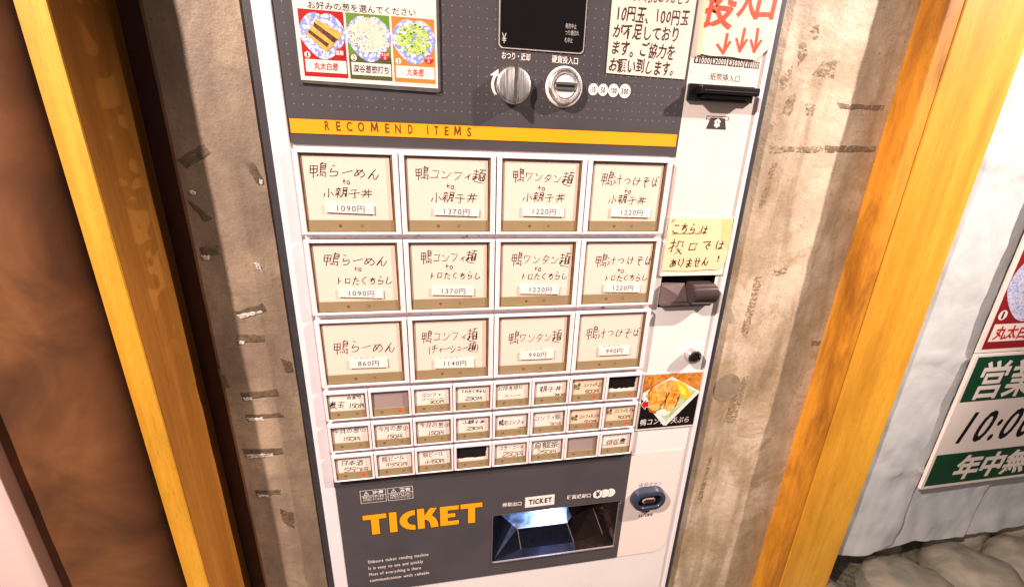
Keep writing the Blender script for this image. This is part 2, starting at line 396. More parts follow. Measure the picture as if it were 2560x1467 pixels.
def rrect(x0, x1, z0, z1, r, n=5, corners='abcd'):
    out = []
    for key, cx, cz, a0 in (('a', x1 - r, z1 - r, 0), ('b', x0 + r, z1 - r, 90), ('c', x0 + r, z0 + r, 180), ('d', x1 - r, z0 + r, 270)):
        if key in corners:
            for i in range(n + 1):
                a = R(a0 + 90 * i / n); out.append((cx + r * math.cos(a), cz + r * math.sin(a)))
        else:
            out.append({'a': (x1, z1), 'b': (x0, z1), 'c': (x0, z0), 'd': (x1, z0)}[key])
    return out
def circle(cx, cz, r, n=28, rz=None): return [(cx + r * math.cos(2 * math.pi * i / n), cz + (rz or r) * math.sin(2 * math.pi * i / n)) for i in range(n)]
def expand(pts, e):
    n = len(pts); a = sum(pts[i][0] * pts[(i + 1) % n][1] - pts[(i + 1) % n][0] * pts[i][1] for i in range(n))
    if a < 0: pts = pts[::-1]
    out = []
    for i in range(n):
        p0, p1, p2 = Vector(pts[i - 1]), Vector(pts[i]), Vector(pts[(i + 1) % n])
        e1 = (p1 - p0).normalized(); e2 = (p2 - p1).normalized(); n1 = Vector((e1.y, -e1.x)); n2 = Vector((e2.y, -e2.x))
        b = (n1 + n2); L = max(0.5, b.length_squared / 2)
        out.append(tuple(p1 + b / L * e))
    return out
def stroke(mb, pts, wdt, d, mi=0):
    for i in range(len(pts) - 1):
        a, b = Vector(pts[i]), Vector(pts[i + 1]); t = (b - a).normalized() * wdt * 0.5; n = Vector((-t.y, t.x))
        w0 = wdt; mb.poly([tuple(a - t * .6 + n), tuple(a - t * .6 - n), tuple(b + t * .6 - n), tuple(b + t * .6 + n)], d - 0.002 * (i % 2), mi)

# glyphs come from Blender's own built-in font; each one is turned into flat mesh print
GL = {}
def glyph(ch, off):
    k = (ch, off)
    if k in GL: return GL[k]
    cu = bpy.data.curves.new('g', 'FONT'); cu.body = ch; cu.size = 1; cu.resolution_u = 3; cu.offset = off
    o = bpy.data.objects.new('g', cu); C.objects.link(o)
    dg = bpy.context.evaluated_depsgraph_get(); e = o.evaluated_get(dg); m = e.to_mesh()
    vs_ = [(q.co.x, q.co.y) for q in m.vertices]; fs = [tuple(p.vertices) for p in m.polygons]
    e.to_mesh_clear(); bpy.data.objects.remove(o); bpy.data.curves.remove(cu)
    GL[k] = (vs_, fs); return GL[k]
# pen strokes of the handwritten characters on a 10 x 10 grid (x, y down), one group per stroke
STROKES = {k: [[(int(p[0]), int(p[1])) for p in st.split()] for st in v.split(',')] for k, v in {
 'ら': '30 51,33 26 55 75 86 78 59 29', 'ー': '16 94', 'め': '22 34 57,72 55 28 17 25 43 73 95 97 69', 'ん': '61 35 19 45 56 58 79 95',
 'コ': '22 82 78,18 88', 'ン': '12 34,18 58 93', 'フ': '12 82 66 39', 'ィ': '83 46 27,65 69', 'ワ': '12 15,12 82 66 39', 'タ': '51 33 16,32 82 66 29,35 66',
 '汁': '02 13,05 16,09 36,44 94,71 79', 'つ': '14 53 84 86 58', 'け': '21 15 29 37,44 94,71 76 59', 'そ': '22 72 25 94 55 47 59 79',
 'ば': '21 15 29,44 84,61 68 49 38 57 89,80 91,90 91', 'ト': '41 49,44 76', 'ロ': '22 28,22 82 78,28 88', 'た': '13 63,41 19,55 95,58 79 99', 'く': '71 25 79',
 'ち': '13 83,51 27 54 75 87 69 49', 'し': '31 27 49 78 96', 'は': '21 15 29,44 94,71 78 59 48 67 99', 'こ': '22 82,17 39 89', 'で': '12 92 55 57 79,75 86,84 95',
 'あ': '13 83,41 45 58,74 48 29 17 35 64 85 87 69', 'り': '21 16 37,71 75 59', 'ま': '13 83,16 86,51 58 39 28 47 89', 'せ': '14 94,71 76 57,31 37 49 89',
 '小': '51 59 48,25 18,74 97', '子': '22 72 54,54 59 39,05 95', '丼': '03 93,06 96,31 36 19,61 69,44 55',
 '鴨': '02 42,02 06,42 46,04 44,06 46,22 29,70 61,61 66,61 91,91 93,62 92,63 93,66 96,64 94,96 99 88,57 48,67 68,77 78',
 '麺': '01 41,03 43,05 45,20 25,25 07,35 17,06 28 99,50 90,70 62,52 57,52 92,92 97,57 97,63 67,83 87,65 85',
 '親': '20 21,01 41,11 12,31 32,03 43,23 29,05 45,25 07,26 47,60 65,60 90,90 95,62 92,63 93,65 95,65 58 49,85 88 98 96',
 '投': '02 32,20 28 17,06 34,51 54 45,51 81 84 94,56 86 59,66 99', '口': '22 28,22 82 78,28 88', '円': '11 19,11 81 89 79,51 55,15 85',
 '0': '51 23 27 59 77 73 51', '1': '51 59', '2': '23 41 73 74 19 89', '3': '22 51 73 45 76 58 28', '4': '51 26 86,61 69', '5': '31 24 54 76 58 28,31 81', '7': '21 81 49', '8': '73 51 33 77 59 37 73',
 't': '41 47 68,24 74', 'o': '53 35 38 59 78 75 53'}.items()}
SMOOTH = set('らめんつけそばたくちしはこであまりせ0235678o')
def catmull(P, n=3):
    out = []
    for i in range(len(P) - 1):
        p0 = P[max(i - 1, 0)]; p1 = P[i]; p2 = P[i + 1]; p3 = P[min(i + 2, len(P) - 1)]
        for k in range(n):
            t = k / n; out.append(tuple(0.5 * (2 * p1[a] + (p2[a] - p0[a]) * t + (2 * p0[a] - 5 * p1[a] + 4 * p2[a] - p3[a]) * t * t + (3 * p1[a] - p0[a] - 3 * p2[a] + p3[a]) * t ** 3) for a in (0, 1)))
    return out + [P[-1]]
def ribbon(mb, P, wd, d, mi, rnd):
    n = len(P); L = []; Rr = []
    for i in range(n):
        a, b = Vector(P[max(i - 1, 0)]), Vector(P[min(i + 1, n - 1)]); t = (b - a)
        t = t.normalized() if t.length > 1e-6 else Vector((1, 0)); nn = Vector((-t.y, t.x)); q = Vector(P[i])
        if i == 0: q = q - t * wd * .3
        if i == n - 1: q = q + t * wd * .3
        w_ = wd * .5 * (0.62 if i == n - 1 and n > 2 else 1.0 if i else 0.9) * rnd.uniform(.88, 1.14)
        L.append(q + nn * w_); Rr.append(q - nn * w_)
    k = len(mb.v)
    for a, b in zip(L, Rr): mb.v.append((a.x, d, a.y)); mb.v.append((b.x, d, b.y))
    for i in range(n - 1): mb.f.append((k + 2 * i + 1, k + 2 * i + 3, k + 2 * i + 2, k + 2 * i)); mb.m.append(mi)

def write(mb, text, x0, z0, x1, z1, h, d, off=0.0, hand=0.0, shear=0.0, mi=0, big=1.0, squash=1.0, rnd=None, pen=0):
    """print `text` so that it runs from (x0,z0) to (x1,z1) (middle of the line), em height h"""
    rnd = rnd or random
    cells = []
    for ch in text:
        if ch == ' ': cells.append((ch, 0.4, 0, 0)); continue
        vs_, fs = glyph(ch, off)
        if ord(ch) > 0x2000: a, xo = 1.0, 0.0
        else:
            xs = [p[0] for p in vs_]; xo = min(xs) - 0.06; a = max(xs) - min(xs) + 0.12
            if ch in '0123456789' and len(text) > 1 and a < 0.62: xo -= (0.62 - a) / 2; a = 0.62
        if hand and ch in 'ーィャュっ': a *= 0.8
        if big != 1.0 and ch in '鴨麺': a *= 1 + (big - 1) * 0.75
        if ch in 'to' and pen: a = 0.72
        cells.append((ch, a, xo, 1))
    tot = sum(c_[1] for c_ in cells); L = math.hypot(x1 - x0, z1 - z0); ux, uz = (x1 - x0) / L, (z1 - z0) / L
    s = L / tot; t = 0.0
    for ch, a, xo, ok in cells:
        if ok and hand and pen and ch in STROKES:
            g = big if ch in '鴨麺' else 1.0; jt = lambda q: rnd.uniform(-q, q)
            lat = ord(ch) < 0x2000; cw = (t + a / 2) * s
            wx = s * (0.80 if not lat else 1.0) * (g if g > 1 else 1) * (1 + jt(.07)); wy = h * 0.86 * g * (1 + jt(.08)) * (0.92 if ch in 'コンフィワタトロー' else 1)
            if ch in 'ィャュっつけば' and g == 1: wx *= .9; wy *= .82
            rot = 0.03 + jt(.07); sh = 0.13 + jt(.07); dz = jt(.04) * h
            for si, st in enumerate(STROKES[ch]):
                P = [(p[0] + jt(.22), p[1] + jt(.22)) for p in st]
                if ch in SMOOTH and len(P) > 2: P = catmull(P)
                Q = []
                for (px, py) in P:
                    X = (px / 9 - .5) * wx; Y = (4.8 - py) / 9 * wy; X += sh * Y
                    X, Y = X * math.cos(rot) - Y * math.sin(rot) + cw, X * math.sin(rot) + Y * math.cos(rot) + dz
                    Q.append((x0 + X * ux - Y * uz, z0 + X * uz + Y * ux))
                ribbon(mb, Q, pen, d - .004 * si, mi, rnd)
        elif ok:
            vs_, fs = glyph(ch, off); lat = ord(ch) < 0x2000
            k = h * squash
            sx = s; sy = k
            if hand:
                g = big if ch in '鴨麺' else 1.0
                jit = lambda q: rnd.uniform(-q, q) * hand
                sy *= (1 + jit(0.10)) * g; sx2 = sx * (1 + jit(0.06)) * (1 + (g - 1) * 0.75 if g != 1 else 1)
                if ch in 'ャュョィっァ': sx2 *= 0.8; sy *= 0.85
                rot = jit(0.09) + 0.02; sh = shear + 0.10 + jit(0.08); q1, q2 = jit(0.22), jit(0.22); q3 = jit(0.12); dz = jit(0.05) * h
            else: sx2 = sx; rot = 0; sh = shear; q1 = q2 = q3 = 0; dz = 0
            cy = 0.34 if lat else 0.38; cxm = (xo + a / 2) if lat else (0.5)
            base = len(mb.v); cw = t + a / 2
            for (gx, gy) in vs_:
                px, py = gx - cxm, gy - cy
                if hand:
                    px, py = px + q1 * py * py - q3 * px * py, py + q2 * px * px + 0.02 * hand * math.sin(7 * px + q1 * 30)
                X, Y = px * sx2 + sh * py * sy, py * sy
                X, Y = X * math.cos(rot) - Y * math.sin(rot), X * math.sin(rot) + Y * math.cos(rot)
                Y += dz; X += cw * s
                mb.v.append((x0 + X * ux - Y * uz, d, z0 + X * uz + Y * ux))
            for f in fs: mb.f.append(tuple(base + i for i in f)); mb.m.append(mi)
        t += a
def plate(mb, x0, x1, z0, z1, holes, d, mi=0):
    xs = sorted({x0, x1, *[h[0] for h in holes], *[h[1] for h in holes]}); zs = sorted({z0, z1, *[h[2] for h in holes], *[h[3] for h in holes]})
    for i in range(len(xs) - 1):
        for j in range(len(zs) - 1):
            cx, cz = (xs[i] + xs[i + 1]) / 2, (zs[j] + zs[j + 1]) / 2
            if not any(h[0] < cx < h[1] and h[2] < cz < h[3] for h in holes): mb.rect(xs[i], xs[i + 1], zs[j], zs[j + 1], d, mi)

# ================================================================ setting: ground and walls
g = MB(); g.face([(-6000, -6000, -950), (6000, -6000, -950), (6000, 6000, -950), (-6000, 6000, -950)])
MGROUND = noise_mat('ground_concrete', [(0.35, (0.05, 0.045, 0.035)), (0.65, (0.11, 0.10, 0.08))], 12, 0.5, 0.8)
o = obj('ground', g, MGROUND); o['kind'] = 'structure'

TOP, BOT = 620, -950
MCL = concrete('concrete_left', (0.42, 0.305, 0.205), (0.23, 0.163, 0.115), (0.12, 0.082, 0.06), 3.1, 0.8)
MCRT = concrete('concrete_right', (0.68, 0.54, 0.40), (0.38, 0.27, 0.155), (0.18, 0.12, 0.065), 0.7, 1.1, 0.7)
def wallgrid(x0, x1, d, dback, amp, seed, round_l=0.0, round_r=0.0, n=None):
    mb = MB(); nx = n or max(8, int((x1 - x0) / 5)); nz = 150
    xs = [x0 + (x1 - x0) * i / nx for i in range(nx + 1)]; zs = [BOT + (TOP - BOT) * j / nz for j in range(nz + 1)]
    for z in zs:
        for x in xs:
            dd = d + amp * (noise.noise(Vector((x / 45 + seed, z / 70, 0))) + 0.5 * noise.noise(Vector((x / 14 + seed, z / 22, 3))))
            if round_l and x - x0 < round_l: dd += round_l * (1 - math.sqrt(max(0, 1 - (1 - (x - x0) / round_l) ** 2)))
            if round_r and x1 - x < round_r: dd += round_r * (1 - math.sqrt(max(0, 1 - (1 - (x1 - x) / round_r) ** 2)))
            mb.v.append((x, dd, z))
    for j in range(nz):
        for i in range(nx):
            a = j * (nx + 1) + i; mb.f.append((a, a + 1, a + nx + 2, a + nx + 1)); mb.m.append(0)
    mb.face([(x0, d + round_l, BOT), (x0, d + round_l, TOP), (x0, dback, TOP), (x0, dback, BOT)])
    mb.face([(x1, d + round_r, BOT), (x1, dback, BOT), (x1, dback, TOP), (x1, d + round_r, TOP)])
    return mb
lw = thing('concrete_pillar', 'grey brown concrete wall strip with dark tape scars left of the white machine', 'wall', -78, BOT, 40)
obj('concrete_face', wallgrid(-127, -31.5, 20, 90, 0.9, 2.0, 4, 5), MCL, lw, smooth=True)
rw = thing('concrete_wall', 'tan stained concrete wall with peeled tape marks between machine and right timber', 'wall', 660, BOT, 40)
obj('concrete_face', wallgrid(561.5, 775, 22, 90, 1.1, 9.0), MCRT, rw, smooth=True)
def wfn(side, x, z):
    amp, seed, d = ((0.9, 2.0, 20) if side else (1.1, 9.0, 22))
    dd = d + amp * (noise.noise(Vector((x / 45 + seed, z / 70, 0))) + 0.5 * noise.noise(Vector((x / 14 + seed, z / 22, 3))))
    if side:
        if x + 127 < 4: dd += 4 * (1 - math.sqrt(max(0, 1 - (1 - (x + 127) / 4) ** 2)))
        if -31.5 - x < 5: dd += 5 * (1 - math.sqrt(max(0, 1 - (1 - (-31.5 - x) / 5) ** 2)))
    return dd
MT_D = tatter('brown_tape_residue', (0.075, 0.050, 0.030), (0.17, 0.115, 0.07), 0.42, 140)
MT_S = tatter('smudged_tape_line', (0.17, 0.115, 0.07), (0.27, 0.19, 0.12), 0.47, 110)
MT_L = tatter('pale_paper_residue', (0.45, 0.40, 0.36), (0.70, 0.66, 0.62), 0.44, 200)
MT_R = tatter('ochre_glue_residue', (0.17, 0.105, 0.045), (0.40, 0.29, 0.17), 0.52, 170)
def jag(pts, amp, seg=7):
    out = []
    for i in range(len(pts)):
        a, b = pts[i], pts[(i + 1) % len(pts)]
        for k in range(seg):
            t = k / seg; out.append((a[0] + (b[0] - a[0]) * t + random.uniform(-amp, amp), a[1] + (b[1] - a[1]) * t + random.uniform(-amp, amp)))
    return out
def residue(parent, pts, m_, d, name='tape_residue', amp=1.0):
    mb = MB(); pts = jag(pts, amp); cx = sum(p[0] for p in pts) / len(pts); cz = sum(p[1] for p in pts) / len(pts); n = len(pts)
    side = cx < 0; lift = 0.7 if m_ is MT_L else 0.35; K_ = 5
    for k in range(K_ + 1):
        for (px, pz) in pts:
            x, z = cx + (px - cx) * k / K_, cz + (pz - cz) * k / K_; mb.v.append((x, wfn(side, x, z) - lift * (1.0 if k < K_ else 0.0) - .1, z))
    a = sum(pts[i][0] * pts[(i + 1) % n][1] - pts[(i + 1) % n][0] * pts[i][1] for i in range(n))
    for k in range(K_):
        for i in range(n):
            q = (k * n + i, (k + 1) * n + i, (k + 1) * n + (i + 1) % n, k * n + (i + 1) % n); mb.f.append(q if a > 0 else q[::-1]); mb.m.append(0)
    return obj(name, mb, m_, parent, smooth=True)
LT = [[(-121, -14), (-93, 2), (-87, -7), (-114, -24)], [(-56, -16), (-47, -16), (-38, -33), (-45, -40)], [(-121, -55), (-110, -61), (-98, -77), (-106, -81)],
      [(-118, -110), (-98, -107), (-99, -118), (-118, -123)], [(-95, -188), (-61, -179), (-58, -189), (-89, -198)], [(-96, -219), (-65, -220), (-66, -231), (-97, -228)],
      [(-106, -300), (-61, -298), (-60, -308), (-105, -310)], [(-105, -333), (-63, -334), (-58, -341), (-105, -340)], [(-117, -386), (-67, -390), (-67, -400), (-115, -398)],
      [(-112, -455), (-79, -459), (-80, -468), (-112, -465)], [(-127, -259), (-120, -268), (-116, -291), (-126, -293)], [(-85, -493), (-67, -503), (-70, -532), (-83, -520)], [(-51, -253), (-39, -260), (-38, -275), (-48, -275)]]
for q in LT: residue(lw, q, MT_D, 18.1)
for q in [[(-92, -193), (-62, -187), (-62, -191), (-90, -198)], [(-104, -307), (-92, -307), (-94, -312), (-104, -312)], [(-104, -338), (-84, -339), (-84, -343), (-102, -342)], [(-115, -395), (-78, -396), (-80, -402), (-113, -402)],
          [(-96, -226), (-88, -227), (-90, -232), (-96, -231)], [(-110, -463), (-95, -465), (-96, -469), (-111, -468)], [(-63, -127), (-57, -129), (-54, -140), (-60, -137)], [(-115, -46), (-109, -48), (-111, -51), (-116, -50)], [(-118, -119), (-108, -118), (-110, -124), (-117, -124)], [(-43, -33), (-39, -34), (-40, -39), (-44, -38)]]:
    residue(lw, q, MT_L, 17.6, 'paper_scrap', 0.9)
RT = [[(628, 108), (640, 126), (665, 127), (662, 106)], [(600, 141), (609, 145), (616, 131), (606, 116)], [(629, 75), (646, 75), (644, 62), (632, 61)], [(582, 100), (597, 118), (602, 98), (590, 88)], [(612, 160), (622, 166), (626, 150), (618, 146)],
      [(588, 22), (671, 24), (672, 16), (590, 13)], [(640, -150), (664, -145), (668, -155), (641, -161)], [(598, 0), (606, 2), (600, -60), (592, -60)], [(620, -330), (640, -325), (636, -420), (612, -410)], [(600, -480), (606, -480), (603, -580), (595, -570)], [(612, -160), (624, -158), (620, -260), (606, -250)], [(600, 82), (612, 86), (610, 60), (596, 62)]]
for q in RT: residue(rw, q, MT_R, 20.2, 'glue_residue', 1.4)
for q in [[(676, 78), (753, 78), (750, 72), (682, 72)], [(742, -270), (759, -271), (759, -280), (743, -279)], [(673, 25), (757, 27), (757, 19), (676, 16)]]: residue(rw, q, MT_S, 20.3)
# round putty spot
mb = MB(); mb.slab(jag(circle(604, -346, 23, 16, 26), 0.6, 2), 21.2, 24)
obj('putty_patch', mb, tatter('grey_putty', (0.20, 0.15, 0.10), (0.30, 0.23, 0.155), 0.36, 60), rw)

MBROWNW = noise_mat('brown_stained_board', [(0.28, (0.085, 0.038, 0.020)), (0.5, (0.19, 0.078, 0.032)), (0.72, (0.30, 0.125, 0.050))], 6, 0.8, 0.38)
lb = thing('brown_board_wall', 'dark brown stained board wall left of the yellow timber post', 'wall', -280, BOT, 45)
obj('board_face', wallgrid(-393, -240, 35, 130, 0.6, 4.0, 0, 75, 44), MBROWNW, lb, smooth=True)  # right edge curved back, shaped so that it shades off towards the post
mb = MB(); mb.box(-240, -228, BOT, TOP, 40, 130, bev=1); obj('black_batten', mb, mat('black_batten_paint', (0.012, 0.010, 0.009), 0.6, var=0.3, scale=60, bump=0.3, bscale=300), lb)
mb = MB(); mb.box(-228, -127, BOT, TOP, 48, 60); obj('recess_panel', mb, mat('dark_red_brown_stain', (0.045, 0.012, 0.008), 0.5, var=0.3, scale=20), lb)
mb = MB(); mb.box(-700, -394, BOT, TOP, 20, 50, bev=1.5)
tag(obj('pink_white_panel', mb, mat('pink_white_paint', (0.80, 0.60, 0.55), 0.6, var=0.03, scale=6), org=(-500, BOT, 20)), 'pale pinkish white panel at the lower left corner beyond the brown board', 'panel')

# timbers
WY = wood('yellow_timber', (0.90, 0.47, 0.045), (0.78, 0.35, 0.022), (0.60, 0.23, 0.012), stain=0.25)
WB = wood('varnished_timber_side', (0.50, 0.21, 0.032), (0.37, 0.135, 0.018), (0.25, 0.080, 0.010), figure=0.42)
WO = wood('orange_timber_edge', (0.84, 0.37, 0.030), (0.68, 0.25, 0.014), (0.42, 0.12, 0.007), stain=0.75)
lp = thing('timber_post', 'slim timber post with bright yellow front and brown figured side, left of machine', 'post', -175, BOT, 0)
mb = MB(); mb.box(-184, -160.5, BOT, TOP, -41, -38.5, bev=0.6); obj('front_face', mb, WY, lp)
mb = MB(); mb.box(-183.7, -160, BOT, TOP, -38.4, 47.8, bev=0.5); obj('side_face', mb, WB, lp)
rp = thing('timber_door_post', 'wide orange yellow timber post between the concrete wall and the white curtain', 'post', 830, BOT, 0)
mb = MB(); mb.box(761, 783, BOT, TOP, -13.5, 60, bev=1.5); obj('edge_board', mb, WO, rp)
mb = MB(); mb.box(783.6, 895, BOT, TOP, -15.0, 60, bev=1.2); obj('front_board', mb, WY, rp)

# ================================================================ ticket machine
tm = thing('ticket_machine', 'white ticket vending machine with handwritten menu buttons and dark grey panels', 'ticket machine', 265, BOT, 30)
H_LEVER = (452.5, 535, -197.5, -151); H_CHUTE = (224, 438, -637, -538)
mb = MB(); plate(mb, -21.5, 551, BOT + 20, 560, [H_LEVER, H_CHUTE], 8)
mb.face([(-21.5, 8, BOT + 20), (-21.5, 8, 560), (-21.5, 120, 560), (-21.5, 120, BOT + 20)]); mb.face([(551, 8, 560), (551, 8, BOT + 20), (551, 120, BOT + 20), (551, 120, 560)])
mb.face([(-21.5, 8, 560), (551, 8, 560), (551, 120, 560), (-21.5, 120, 560)])
obj('cabinet_front', mb, MW, tm)
mb = MB(); mb.box(-30.5, -21.6, BOT + 20, 560, 9.5, 60, bev=0.8); mb.box(551.2, 561, BOT + 20, 560, 9.5, 60, bev=0.8)
obj('dark_edge_trim', mb, MTRIM, tm)
mb = MB(); mb.box(-21.3, -2.6, BOT + 22, 558, 5.2, 7.9, bev=1.3); mb.box(545.6, 550.8, BOT + 22, 558, 4.8, 7.9, bev=1.3)
obj('white_edge_rim', mb, MHOUS, tm)
# upper grey panel
mb = MB(); mb.slab(rrect(-2, 446.5, 4.5, 540, 4, corners='c'), 6.8, 7.9); up_ = obj('upper_grey_panel', mb, MGREY, tm)
mb = MB()
for i in range(48):
    for j in range(14):
        x, z = 6.4 + 9.15 * i, 44.6 + 9.14 * j
        if x < 443: mb.poly(circle(x, z, 0.72, 6), 6.65)
obj('dot_print', mb, MDOT, up_)
mb = MB(); mb.rect(-0.3, 444.2, 16.0, 30.3, 6.55); st_ = obj('yellow_band', mb, MYEL, tm)
mb = MB(); mb.rect(-0.6, 444.5, 30.35, 30.9, 6.58); mb.rect(-0.6, 444.5, 15.4, 15.95, 6.58); mb.rect(-0.75, -0.35, 15.4, 30.9, 6.58); obj('band_outline', mb, MRIMRED, st_)
mb = MB()
for ch, cx, cz in zip('RECOMENDITEMS', [36.7, 48.1, 59.4, 71.4, 85.4, 98.8, 110.2, 123.5, 142.3, 151.8, 163.2, 175.4, 188.4], [25.1, 25, 25.1, 25.2, 25, 24.9, 24.8, 24.8, 24.5, 24.6, 24.5, 24.6, 24.3]):
    wd = {'M': 8.6, 'O': 7.6, 'I': 2.0, 'N': 7.0, 'C': 6.4}.get(ch, 5.6)
    if ch == 'M':
        for k, (a, b_) in enumerate((((-3.2, -4.4), (-2.6, 4.4)), ((-2.6, 4.4), (0, -3.4)), ((0, -3.4), (2.6, 4.4)), ((2.6, 4.4), (3.2, -4.4)))): stroke(mb, [(cx + a[0], cz + a[1]), (cx + b_[0], cz + b_[1])], 1.45, 6.4 - .003 * k)
    else: write(mb, ch, cx - wd / 2, cz - 0.6, cx + wd / 2, cz - 0.6, 13.0, 6.4, off=0.020)
obj('band_lettering', mb, MBROWN, st_)
# lower grey panel
mb = MB(); plate(mb, -1.6, 445, -665.5, -440, [H_CHUTE], 6.8)
mb.face([(-1.6, 6.8, -665.5), (-1.6, 8, -665.5), (445, 8, -665.5), (445, 6.8, -665.5)])
lg = obj('lower_grey_panel', mb, MGREY, tm)
def frame(mb, x0, x1, z0, z1, t, d, mi=0):
    mb.rect(x0, x1, z1 - t, z1, d, mi); mb.rect(x0, x1, z0, z0 + t, d, mi); mb.rect(x0, x0 + t, z0 + t, z1 - t, d, mi); mb.rect(x1 - t, x1, z0 + t, z1 - t, d, mi)
for x0, t1, body in ((30, '注意', ('取出口より奥へ手を', '入れないでください')), (68.2, '警告', ('商品見本を抜くために', '上に乗らない、物をのせない', '揺すらないようにしてください'))):
    mb = MB(); frame(mb, x0, x0 + 36, -486.7, -463.6, 0.6, 6.5); mb.rect(x0 + .6, x0 + 35.4, -473.9, -473.3, 6.5)
    stroke(mb, [(x0 + 5, -472), (x0 + 8.5, -465.8), (x0 + 12, -472), (x0 + 5, -472)], 0.7, 6.5); mb.rect(x0 + 8.1, x0 + 8.9, -470.6, -467.8, 6.5)
    write(mb, t1, x0 + 17, -468.8, x0 + 33, -468.8, 6.4, 6.5, off=0.03)
    n = len(body)
    for i, b_ in enumerate(body): write(mb, b_, x0 + 3, -476.2 - i * (9.2 / n), x0 + 33, -476.2 - i * (9.2 / n), 8.2 / n + .4, 6.5, off=0.012)
    obj('caution_label', mb, MWHITE, lg)
mb = MB()
for i, (a, b_, z) in enumerate((('Shibaura ticket vending machine', 122.9, -600.4), ('It is easy to use and quickly', 113.9, -613.8), ('Most of everything is there', 110.2, -626.6), ('communication with reliable', 122.9, -639.5))):
    write(mb, a, 30.4, z, b_, z, 8.6, 6.5, off=0.006)
obj('slogan_print', mb, MWHITE, lg); mb = MB(); write(mb, '券取出口', 238.5, -518.8, 270, -519.8, 8.6, 6.5, off=0.014); obj('ticket_outlet_print', mb, MWHITE, lg); mb = MB(); write(mb, '硬貨返却口', 343.5, -518.3, 384.5, -519.3, 8.8, 6.5, off=0.018)
lgp = obj('coin_outlet_print', mb, MWHITE, lg)
mb = MB()
tick = [(275.5, -509), (322.5, -508.8), (323, -529.4), (275.8, -529.5)]
tick += [(274.2 + (1.5 if i % 2 else 0), -529.5 + 20.5 * (i + .5) / 9) for i in range(9)]
mb.poly(tick, 6.5)
obj('ticket_symbol', mb, MWHITE, lg); mb = MB(); write(mb, 'TICKET', 280.5, -519.2, 319, -519, 13, 6.35, off=0.05); obj('ticket_symbol_print', mb, MDARKP, lg)
mb = MB()
for cx, dd in ((417.5, 6.5), (407.5, 6.42), (395.8, 6.3)):
    mb.poly(circle(cx, -518.6, 9.0), dd + 0.03, 1); mb.poly(circle(cx, -518.6, 8.3), dd, 0)
write(mb, '¥', 391, -518.6, 400.6, -518.6, 13.5, 6.2, off=0.05, mi=1); obj('coin_symbol', mb, [MWHITE, MDARKP], lg)
TK = [[(30.1, -509), (63.8, -509), (63.8, -517.6), (52.8, -517.6), (52.8, -546.7), (41.3, -546.7), (41.3, -517.6), (30.1, -517.6)],
      [(67.4, -508.6), (78.4, -508.8), (78.4, -546.8), (67.4, -546.8)],
      [(105.2, -508.8)] + [(105 - 22.8 * math.sin(R(a)), -527.8 + 19 * math.cos(R(a))) for a in range(8, 175, 9)] + [(105, -546.8), (105, -538)] + [(104 - 10.5 * math.sin(R(a)), -527.8 - 9.5 * math.cos(R(a))) for a in range(12, 170, 12)] + [(105.2, -518.3)],
      [(108.4, -508), (119, -508), (119, -522), (127.5, -508.6), (138.2, -508.8), (130, -522.5), (133.5, -526), (136.5, -531), (138.4, -537), (139.5, -546.5), (128, -546.5), (127.3, -538.5), (125, -533), (121.5, -530), (119, -529.5), (119, -546.6), (108.4, -546.6)],
      [(142.4, -508.8), (171, -509), (170.8, -517), (154, -517), (154, -523.6), (165.5, -523.6), (165.5, -531), (154, -531), (154, -538), (170.7, -538), (170.7, -546.2), (142.4, -546.2)],
      [(173.5, -508.5), (207.2, -508.7), (207.2, -517.4), (196, -517.4), (196, -547), (185, -547), (185, -517.4), (173.5, -517.4)]]
mb = MB(); mo = MB()
for q in TK: mb.poly(q, 6.35); mo.poly(expand(q, 0.9), 6.5)
obj('ticket_word', mb, MYEL, lg); obj('ticket_word_outline', mo, MRIMRED, lg)
# chute
def P3(mb, pts, mi=0): mb.face([(x, d, z) for x, z, d in pts], mi)
ch_ = MB(); frame(ch_, 222.8, 439.2, -638.2, -536.8, 1.2, 6.3); ch = obj('ticket_outlet', ch_, mat('outlet_edge_steel', (0.45, 0.36, 0.33), 0.3, 0.8), tm)
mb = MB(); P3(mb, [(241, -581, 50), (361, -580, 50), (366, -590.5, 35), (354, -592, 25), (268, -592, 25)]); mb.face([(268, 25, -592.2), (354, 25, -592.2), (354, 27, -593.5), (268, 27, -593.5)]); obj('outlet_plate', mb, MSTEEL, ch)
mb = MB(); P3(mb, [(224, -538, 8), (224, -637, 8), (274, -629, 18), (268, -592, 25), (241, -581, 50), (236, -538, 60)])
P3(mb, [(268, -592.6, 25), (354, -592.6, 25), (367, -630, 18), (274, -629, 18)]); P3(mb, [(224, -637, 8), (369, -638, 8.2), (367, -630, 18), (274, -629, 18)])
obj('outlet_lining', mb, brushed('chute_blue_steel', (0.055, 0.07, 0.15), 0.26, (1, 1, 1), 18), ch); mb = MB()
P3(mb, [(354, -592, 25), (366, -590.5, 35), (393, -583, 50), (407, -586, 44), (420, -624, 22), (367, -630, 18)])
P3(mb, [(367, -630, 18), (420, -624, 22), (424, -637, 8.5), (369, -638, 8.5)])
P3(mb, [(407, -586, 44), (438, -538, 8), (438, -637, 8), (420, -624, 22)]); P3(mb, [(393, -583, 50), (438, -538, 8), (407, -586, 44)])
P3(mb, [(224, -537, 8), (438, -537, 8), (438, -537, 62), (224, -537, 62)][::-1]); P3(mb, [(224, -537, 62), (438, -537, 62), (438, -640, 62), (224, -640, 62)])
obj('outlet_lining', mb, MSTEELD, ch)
mb = MB()
for a, b_ in (((268, -592, 25), (274, -629, 18)), ((354, -592, 25), (367, -630, 18)), ((407, -586, 44), (420, -624, 22))):
    mb.face([(a[0], a[2] - .6, a[1]), (a[0] + 1, a[2] - .6, a[1]), (b_[0] + 1, b_[2] - .6, b_[1]), (b_[0], b_[2] - .6, b_[1])])
